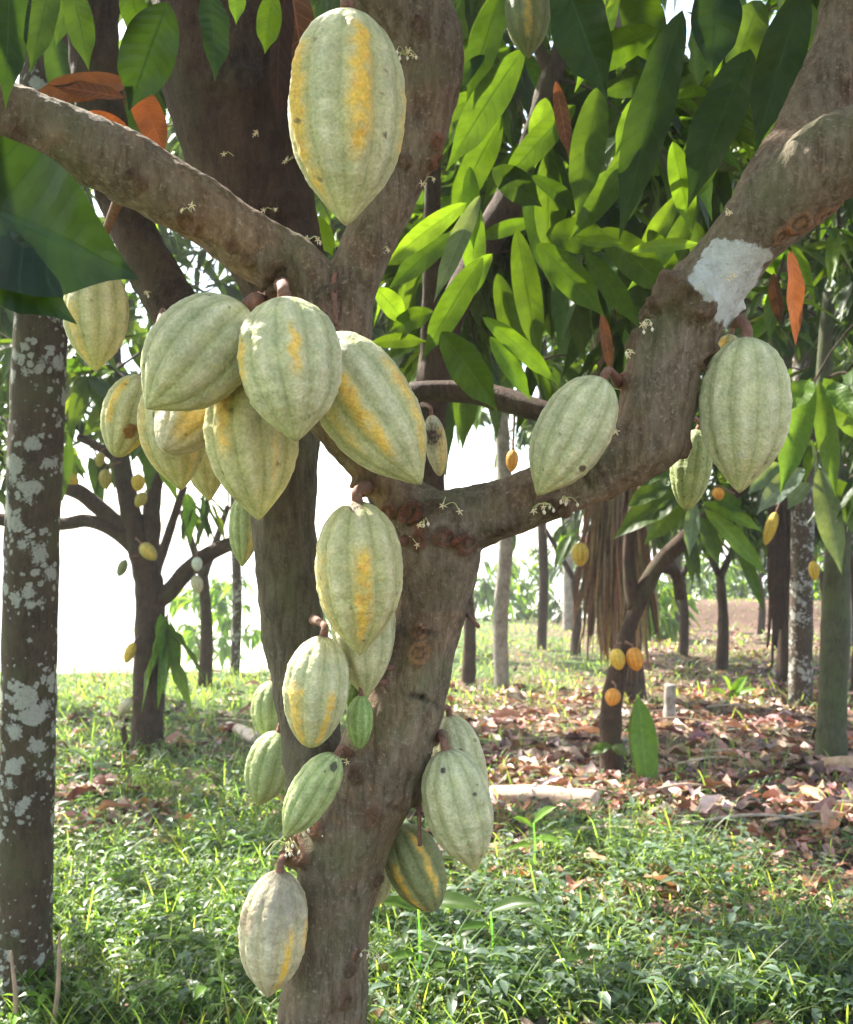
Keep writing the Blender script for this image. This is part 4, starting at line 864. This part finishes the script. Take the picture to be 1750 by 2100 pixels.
slim(1608, 1402, 14, 1612, 200, M_barkdark, 'dark trunk hung with vines, left one of three at the right', vines=True)
slim(1642, 1446, 21, 1650, 100, M_barklich, 'greyish white trunk in the middle of three at the right')
slim(1385, 1292, 12, 1400, 500, M_barkdark, 'dark far trunk right of the dried fronds')
slim(1745, 1330, 12, 1750, 300, M_barkpale, 'pale thin trunk at the far right edge')
# more cacao trees filling the middle distance on the right and left
def bgcacao(px, py, label, w_=150, top=560, lo=1020, ns_=60, x_off=0, kinds='ggyd', mat=None, drop=0):
    p, d = gbase(px, py); t = thing('cacao_tree', p, label, 'tree', 'cacao trees standing behind')
    s_ = 10.0 / d
    bark_paths('trunk', [[(px, py + 15, 16 * s_, d), (px + 4, py - 120 * s_, 13 * s_, d), (px - 3, py - 230 * s_, 11 * s_, d)], [(px - 3, py - 225 * s_, 9 * s_, d), (px + w_ * .4, py - 380 * s_, 6 * s_, d)], [(px - 3, py - 225 * s_, 9 * s_, d), (px - w_ * .4, py - 370 * s_, 6 * s_, d)]], M_barkdark, t)
    mb = MB(); tw = MB()
    sp = [W(px + x_off + random.gauss(0, w_), random.uniform(top, lo), d + random.uniform(-1.3, 1.3)) for _ in range(int(ns_ * 1.7))]
    crown(mb, tw, [W(px - 3, py - 225 * s_, d), W(px + w_ * .4, py - 380 * s_, d), W(px - w_ * .4, py - 370 * s_, d)], sp, 0.31, 2, 5, kinds, (7, 10))
    mb.build('crown', M_leaf, t); tw.build('branch', M_barkdark, t)
bgcacao(1480, 1372, 'cacao tree with a dense crown behind the small green pod', 150, 500, 1110, 170)
bgcacao(960, 1405, 'cacao tree seen through the gap right of the main trunk', 110, 350, 960, 110, 60)
bgcacao(1180, 1345, 'cacao tree with hanging foliage between the thin trunks', 150, 150, 900, 100)
bgcacao(1760, 1420, 'leafy cacao tree beyond the right edge', 120, 100, 1000, 90)
bgcacao(60, 1440, 'cacao tree half hidden by the lichen spotted trunk', 120, 350, 960, 70)
bgcacao(420, 1405, 'cacao tree with thin high foliage in the left distance', 120, 200, 760, 60)
bgcacao(1560, 1300, 'far cacao tree in the deep shade at the right', 200, 100, 900, 110, kinds='gddg')
bgcacao(1690, 1330, 'far cacao tree with a dark crown behind the right hand trunks', 120, 350, 1130, 190, kinds='ddg')
bgcacao(1400, 1345, 'far cacao tree with a wide crown behind the right limb', 150, 250, 1100, 170, kinds='gdy')
bgcacao(820, 1330, 'far cacao tree directly behind the main fork', 150, 100, 900, 80)

bgcacao(835, 1485, 'leafy cacao tree right behind the foreground trunk with a mid green crown', 190, -250, 760, 190, kinds='gdyg')
bgcacao(318, 1470, 'cacao tree with a high crown behind the big left branch', 150, -250, 620, 150, kinds='gdyg')
# pale bushes beyond the edge of the plot
def bush(px, pyb, pyt, w_, d, label, n=40, kinds='gy'):
    b = W(px, pyb, d); b.z = terrain(b.x, b.y)
    t = thing('bush', b, label, 'bush', 'bushes beyond the edge of the plot')
    mb = MB(); tw = MB()
    sp = [W(px + random.gauss(0, w_ * 0.7), random.uniform(pyt, pyb), d + random.uniform(-1, 1)) for _ in range(int(n * 2.4))]
    crown(mb, tw, [b + Vector((0, 0, 0.6))], sp, 0.30, 2, 4, kinds, (6, 9), 0.012)
    mb.build('foliage', M_far, t); tw.build('stem', M_barkdark, t)
bush(440, 1340, 1180, 60, 20, 'pale sunlit bush behind the low branch on the left', 26, 'y')
bush(1000, 1290, 1150, 60, 26, 'loose bush behind the pale sunlit trunk', 34)
bush(1090, 1270, 1120, 60, 27, 'bush between the two thin trunks', 30, 'yg')
bush(1340, 1310, 1190, 40, 18, 'light green bush beside the frond covered palm', 30, 'y')
bush(1500, 1250, 1130, 80, 29, 'far pale bush above the earth bank', 30, 'yg')
bush(1680, 1290, 1060, 60, 24, 'bush between the right hand trunks', 40, 'gy')
bush(1240, 1270, 1110, 90, 25, 'dark green bush behind the dried fronds', 40, 'gd')
bush(1590, 1275, 1120, 80, 26, 'dark bush behind the vine hung trunk', 40, 'gd')
bush(1420, 1262, 1150, 70, 27, 'low green bush on the earth bank', 34, 'gy')
bush(620, 1330, 1200, 60, 22, 'bush hidden behind the second stem', 20, 'y')

# ------------------------------------------------------------ ground cover
def scatter(n, x0, x1, y0, y1, dens):
    P = []
    while len(P) < n:
        px = random.uniform(x0, x1); u = random.random(); d = 1.0 / (u / y0 + (1 - u) / y1)      # even over the picture
        x = (px - CX) / F * d; y = d
        if random.random() < dens(x, y): P.append((x, y, terrain(x, y)))
    return np.array(P)
def green(x, y):
    a = x / y; n = hsh(x * 1.3, y * 1.3)
    left = smooth(0.12, -0.08, a); near = smooth(5.2, 3.2, y + 2.2 * n + 3.0 * max(0, x / y - 0.15) + 0.8 * hsh(x * 4, y * 4))
    hole = smooth(-0.35, 0.15, hsh(x * 1.9 + 31, y * 1.9 + 5) + 0.4 * hsh(x * 5, y * 5))
    if y > 8.5 and a > 0: left = max(left, 0.9 * smooth(8.5, 11, y - 3.0 * max(0, a - 0.1) * 10 * 0.6 + 1.5 * n))
    return max(0.12, min(1, max(left * (0.85 + n), near) * (0.15 + 0.85 * hole)))
def near_track(x, y): return 1
# broad-leaved weeds
P = scatter(6200, -150, 1900, 2.55, 9, lambda x, y: green(x, y) * (1 if y < 6.5 else 0.45))
mb = MB(); B = []; Dd = []; Nn = []; Ll = []; Cc = []
for (x, y, z) in P:
    h = random.uniform(0.03, 0.15); lean = Vector((random.uniform(-.3, .3), random.uniform(-.3, .3), 1)) * h
    base = Vector((x, y, z)); k = random.randint(2, 4); ks = random.uniform(0.7, 1.3)
    cc = np.array(GREENS[random.choice('ggsss' if x > -0.25 else 'ggsyy')]) * random.uniform(0.7, 1.4)
    for a in range(k):
        q = base + lean * (a + 1) / k
        th = random.uniform(0, 6.28)
        for sgn in (0, math.pi):
            B.append(q); Dd.append((math.cos(th + sgn), math.sin(th + sgn), random.uniform(-0.1, 0.6))); Nn.append((random.uniform(-.3, .3), random.uniform(-.3, .3), 1)); Ll.append(random.uniform(0.022, 0.060) * ks); Cc.append(cc)
B = np.array(B); Ll = np.array(Ll)
leaves(mb, B, Dd, Nn, Ll, Ll * 0.45, 0.35, np.array(Cc) * rng.normal(1, 0.12, (len(B), 1)).clip(.6, 1.4), 2, 3, 0, 0.2)
tag(mb.build('weeds', M_grass), 'low broad leaved weeds covering the ground', 'weeds', kind='stuff')
# grass blades
P = scatter(56000, -150, 1900, 2.5, 27, lambda x, y: min(1, green(x, y) * (0.5 + 0.9 * (hsh(x * 2.1 + 7, y * 2.1) + 0.35))) + (0.25 if y > 8.5 else 0))
n = len(P); th = rng.uniform(0, 6.28, n); D_ = np.stack([np.cos(th) * 0.55, np.sin(th) * 0.55, np.ones(n)], -1)
mb = MB(); hgt = rng.gamma(3.2, 0.036, n).clip(0.03, 0.36); gw = 0.0055 * np.maximum(1, P[:, 1] / 4.0)
leaves(mb, P, D_, np.stack([np.cos(th + .3), np.sin(th + .3), np.zeros(n)], -1), hgt, gw, rng.uniform(0.1, 0.7, n), vary((0.165, 0.235, 0.085), n, 0.35), 2, 4, 0, 0.2)
tag(mb.build('grass', M_grass), 'fine green grass blades growing among the weeds', 'grass', kind='stuff')
# leaf litter
def lit(x, y):
    a = x / y; n = hsh(x * 0.9 + 4, y * 0.9)
    if y > 9 and a < 0.2 and random.random() < smooth(9, 11, y): return 0.1
    n += 0.8 * hsh(x * 3.1, y * 3.1 + 9)
    return min(1, max(0.18, smooth(-0.05, 0.06, a) * smooth(3.6, 4.8, y) * (0.9 + n)))
P = scatter(10500, -150, 1950, 2.4, 22, lit); n = len(P); P[:, 2] += rng.uniform(0.0, 0.035, n)
th = rng.uniform(0, 6.28, n); D_ = np.stack([np.cos(th), np.sin(th), rng.uniform(-0.05, 0.25, n)], -1)
lc = np.array([1.12, 0.94, 0.88]) * np.array([(0.27, 0.175, 0.13), (0.36, 0.25, 0.20), (0.17, 0.10, 0.075), (0.48, 0.39, 0.34), (0.10, 0.06, 0.045), (0.33, 0.19, 0.12)])[rng.integers(0, 6, n)]
mb = MB(); ll = rng.gamma(5, 0.026, n).clip(0.05, 0.30) * np.where(P[:, 1] < 4.6, 0.62, 1.0)
leaves(mb, P, D_, np.tile([0, 0, 1.0], (n, 1)) + rng.normal(0, 0.30, (n, 3)), ll, ll * 0.38, rng.uniform(-0.1, 0.3, n), vary(lc, n, 0.45), 4, 6, 0.22, 0.32, 0.35)
tag(mb.build('leaf_litter', M_litter), 'brown fallen cacao leaves lying on the soil', 'leaf litter', kind='stuff')

for k in range(14):
    px = random.uniform(960, 1740); py = random.uniform(1430, 1740); b, dd_ = G(px, py); th = random.uniform(-0.5, 0.6); ln = random.uniform(0.25, 0.7)
    mb = MB(); v = Vector((math.cos(th), math.sin(th), 0)) * ln; q = b + Vector((0, 0, 0.05))
    tube(mb, [tuple(q), tuple(q + v * 0.5 + Vector((0.02, 0.03, 0.03))), tuple(q + v)], [0.008, 0.007, 0.004], 6, 12, col=random.choice(((1, 1, 1), (.6, .5, .45), (1.4, 1.3, 1.2))), rough=0.3)
    tag(mb.build('fallen_twig', M_wood), 'thin bare twig lying in the brown leaf litter', 'twig', 'bare twigs in the litter')
# fallen dry fronds
for k, (px, py, th, Ln, lb) in enumerate([(1330, 1600, 0.1, 1.6, 'dry brown frond lying in the litter behind the orange pods'), (1600, 1540, 2.9, 1.7, 'dry frond lying before the right hand trunks'), (520, 1490, 2.4, 0.9, 'grey dry frond on the ground left of the second stem'), (1640, 1690, 2.6, 1.3, 'dry frond curving across the litter at the right'), (1120, 1520, 0.5, 1.2, 'dry frond lying right of the paired pods'), (1480, 1620, 0.3, 1.5, 'dry frond with long ribs in the middle of the litter')]):
    b = G(px, py)[0]; r_ = thing('fallen_frond', b, lb, 'palm frond', 'dry fronds lying on the ground')
    mb = MB(); dr = Vector((math.cos(th), math.sin(th) * .5, 0.10)); frond(mb, b + Vector((0, 0, 0.05)) - dr * Ln / 2, dr, Ln, 30, 0.34, 0.10, (1.0, 1.0, 1.0), 0.028, (1, 1, 1)); mb.build('leaflet', M_frond, r_)
# logs
def log(px0, py0, px1, py1, r, mat, label, name='log', cat='log', col=(1, 1, 1)):
    A, da = G(px0, py0); B, db = G(px1, py1); ra = r / F * da
    A = A + Vector((0, 0, ra * .8)); B = B + Vector((0, 0, ra * .8)); M = (A + B) / 2; M.z = M.z + ra * 0.1
    mb = MB(); tube(mb, [tuple(A), tuple(A * .6 + B * .4 + Vector((0, 0, ra * .1))), tuple(B)], [ra * 0.8, ra, ra], 20, 30, col=col, rough=0.22)
    o = mb.build(name, mat); tag(o, label, cat)
    return o
log(1010, 1650, 1225, 1668, 24, M_wood, 'pale cut log lying in the litter right of the trunk', col=(1.25, 1.15, 1.1))
log(1690, 1590, 1830, 1600, 22, M_wood, 'smooth tan log poking in from the right edge', col=(1.0, .85, .7))
log(1090, 2075, 1500, 2095, 15, M_wood, 'reddish brown stick lying at the bottom edge', 'stick', 'stick', (0.6, .4, .33))
log(470, 1500, 530, 1530, 13, M_wood, 'short bleached log on the grass left of the second stem', col=(1.5, 1.5, 1.5))
# stump
p, d = gbase(1374, 1488); mb = MB(); path(mb, [(1374, 1500, 17, d), (1374, 1450, 12, d), (1375, 1404, 12, d)], 16, 16, 0.15, col=(1.2, 1.2, 1.2))
tag(mb.build('stump', M_barkpale), 'short grey stump standing alone in the litter', 'stump')
# thin poles and saplings near the left trunk
for (a, b, c_, d_, r, lb) in [((95, 2110), (122, 1910), 1, 1, 3.5, 'thin bare sapling leaning beside the lichen spotted trunk'), ((25, 2110), (22, 1950), 1, 1, 3, 'short bare stick in front of the lichen spotted trunk')]:
    dd = 2.5; P0, P1 = W(*a, dd), W(*b, dd); P0.z = terrain(P0.x, P0.y) - 0.02
    mb = MB(); tube(mb, [tuple(P0), tuple((P0 + P1) / 2 + Vector((0.012, 0, 0))), tuple(P1)], [0.008, 0.006, 0.003], 8, 14, col=(0.9, 0.75, 0.65), rough=.2); tag(mb.build('sapling', M_wood), lb, 'sapling')
# dead shoot beside the left background tree, fallen twig
P0, d = G(262, 1560); mb = MB(); tube(mb, [tuple(P0), tuple(W(258, 1530, d)), tuple(W(252, 1490, d))], [0.02, 0.018, 0.02], 8, 12, rough=.3); tag(mb.build('stump', M_barkdark), 'thin snapped stem beside the left background trunk', 'stump')
mb = MB(); tube(mb, [tuple(W(250, 1492, 7.0)), tuple(W(340, 1540, 6.6)), tuple(G(440, 1580)[0])], [0.006, 0.008, 0.006], 6, 16, rough=.3); tag(mb.build('fallen_twig', M_barkdark), 'long thin twig slanting down across the left background trunk', 'twig')
# taller single plants standing in front
def plant(px, py, lv, label, h, kind='g'):
    b, d = G(px, py); r_ = thing('weed_plant', b, label, 'plant', 'taller weeds standing in the ground cover')
    mb = MB(); top = b + Vector((0.01, 0, h)); tube(mb, [tuple(b), tuple((b + top) / 2 + Vector((0.01, 0, 0))), tuple(top)], [0.004, 0.003, 0.002], 6, 10, col=(.35, .6, .2)); mb.build('stem', M_grass, r_)
    for (ang, ln, zf) in lv:
        q = b.lerp(top, zf); m2 = MB(); leaves(m2, [q], [(math.cos(ang), -0.3, math.sin(ang))], [(0.1, -0.5, 1)], ln, ln * 0.33, 0.25, vary(np.array(GREENS[kind]) * 1.3, 1, .1), 6, 20, .03, .2); m2.build('leaf', M_grass, r_)
plant(850, 2060, [(0.3, 0.20, 1.0), (2.6, 0.14, 0.95), (0.1, .1, .6), (3.0, .1, .5)], 'tall weed with broad pale leaves right of the lower trunk', 0.26)
plant(1000, 2020, [(0.5, 0.17, 1.0), (2.9, 0.10, 0.8), (0.0, .09, .6)], 'tall weed with one upswept leaf, right of the broad leaved weed', 0.20)
plant(1090, 1800, [(0.9, 0.14, 1.0), (2.4, 0.12, 0.9), (0.2, .12, .7), (3.0, .1, .6)], 'bright weed on the litter edge below the pale cut log', 0.2, 'y')
plant(180, 1640, [(0.9, 0.16, 1.0), (2.4, 0.16, 0.9), (0.1, .14, .8), (3.3, .12, .6)], 'bluish leafed weed right of the lichen spotted trunk', 0.22, 's')
plant(1500, 1440, [(1.2, 0.35, 0.3), (1.9, 0.35, 0.3), (0.7, .3, .3), (2.5, .3, .3)], 'tufted strappy plant in the litter before the far trunks', 0.08, 'y')
# ------------------------------------------------------------ humid air
hx = MB(); x0, x1, y0, y1, z0, z1 = -700, 700, -400, 1050, -14, 13.0
hx.add([(x, y, z) for z in (z0, z1) for y in (y0, y1) for x in (x0, x1)], [(0, 2, 3, 1), (4, 5, 7, 6), (0, 1, 5, 4), (2, 6, 7, 3), (0, 4, 6, 2), (1, 3, 7, 5)])
m, t, N, L = newmat('haze'); pv = N.new('ShaderNodeVolumePrincipled'); pv.inputs['Color'].default_value = (0.93, 0.96, 1.0, 1); pv.inputs['Density'].default_value = 0.0028; pv.inputs['Anisotropy'].default_value = 0.3
o_ = N.new('ShaderNodeOutputMaterial'); L.new(pv.outputs[0], o_.inputs['Volume'])
hz = hx.build('haze', m, smooth_=False); tag(hz, kind='stuff', label='thin humid air between the trees')
print('zmax', max((o.matrix_world @ Vector(c)).z for o in S.objects if o.type == 'MESH' and o.name != 'haze' for c in o.bound_box))

import os
if os.environ.get('DBG'):
    dg = bpy.context.evaluated_depsgraph_get(); hz.hide_viewport = True; bpy.context.view_layer.update(); dg = bpy.context.evaluated_depsgraph_get()
    from collections import Counter
    for q, r in WIN:
        c = Counter()
        for _ in range(60):
            o_ = Vector(q) + Vector((random.uniform(-r, r), random.uniform(-r, r), 0.08)) + SUN_DIR * 0.1
            h_ = S.ray_cast(dg, o_, SUN_DIR)
            c[(h_[4].name + '/' + (h_[4].parent.name if h_[4].parent else '')) if h_[0] else 'SKY'] += 1
        print('WIN', [round(a, 2) for a in q], r, c.most_common(4))
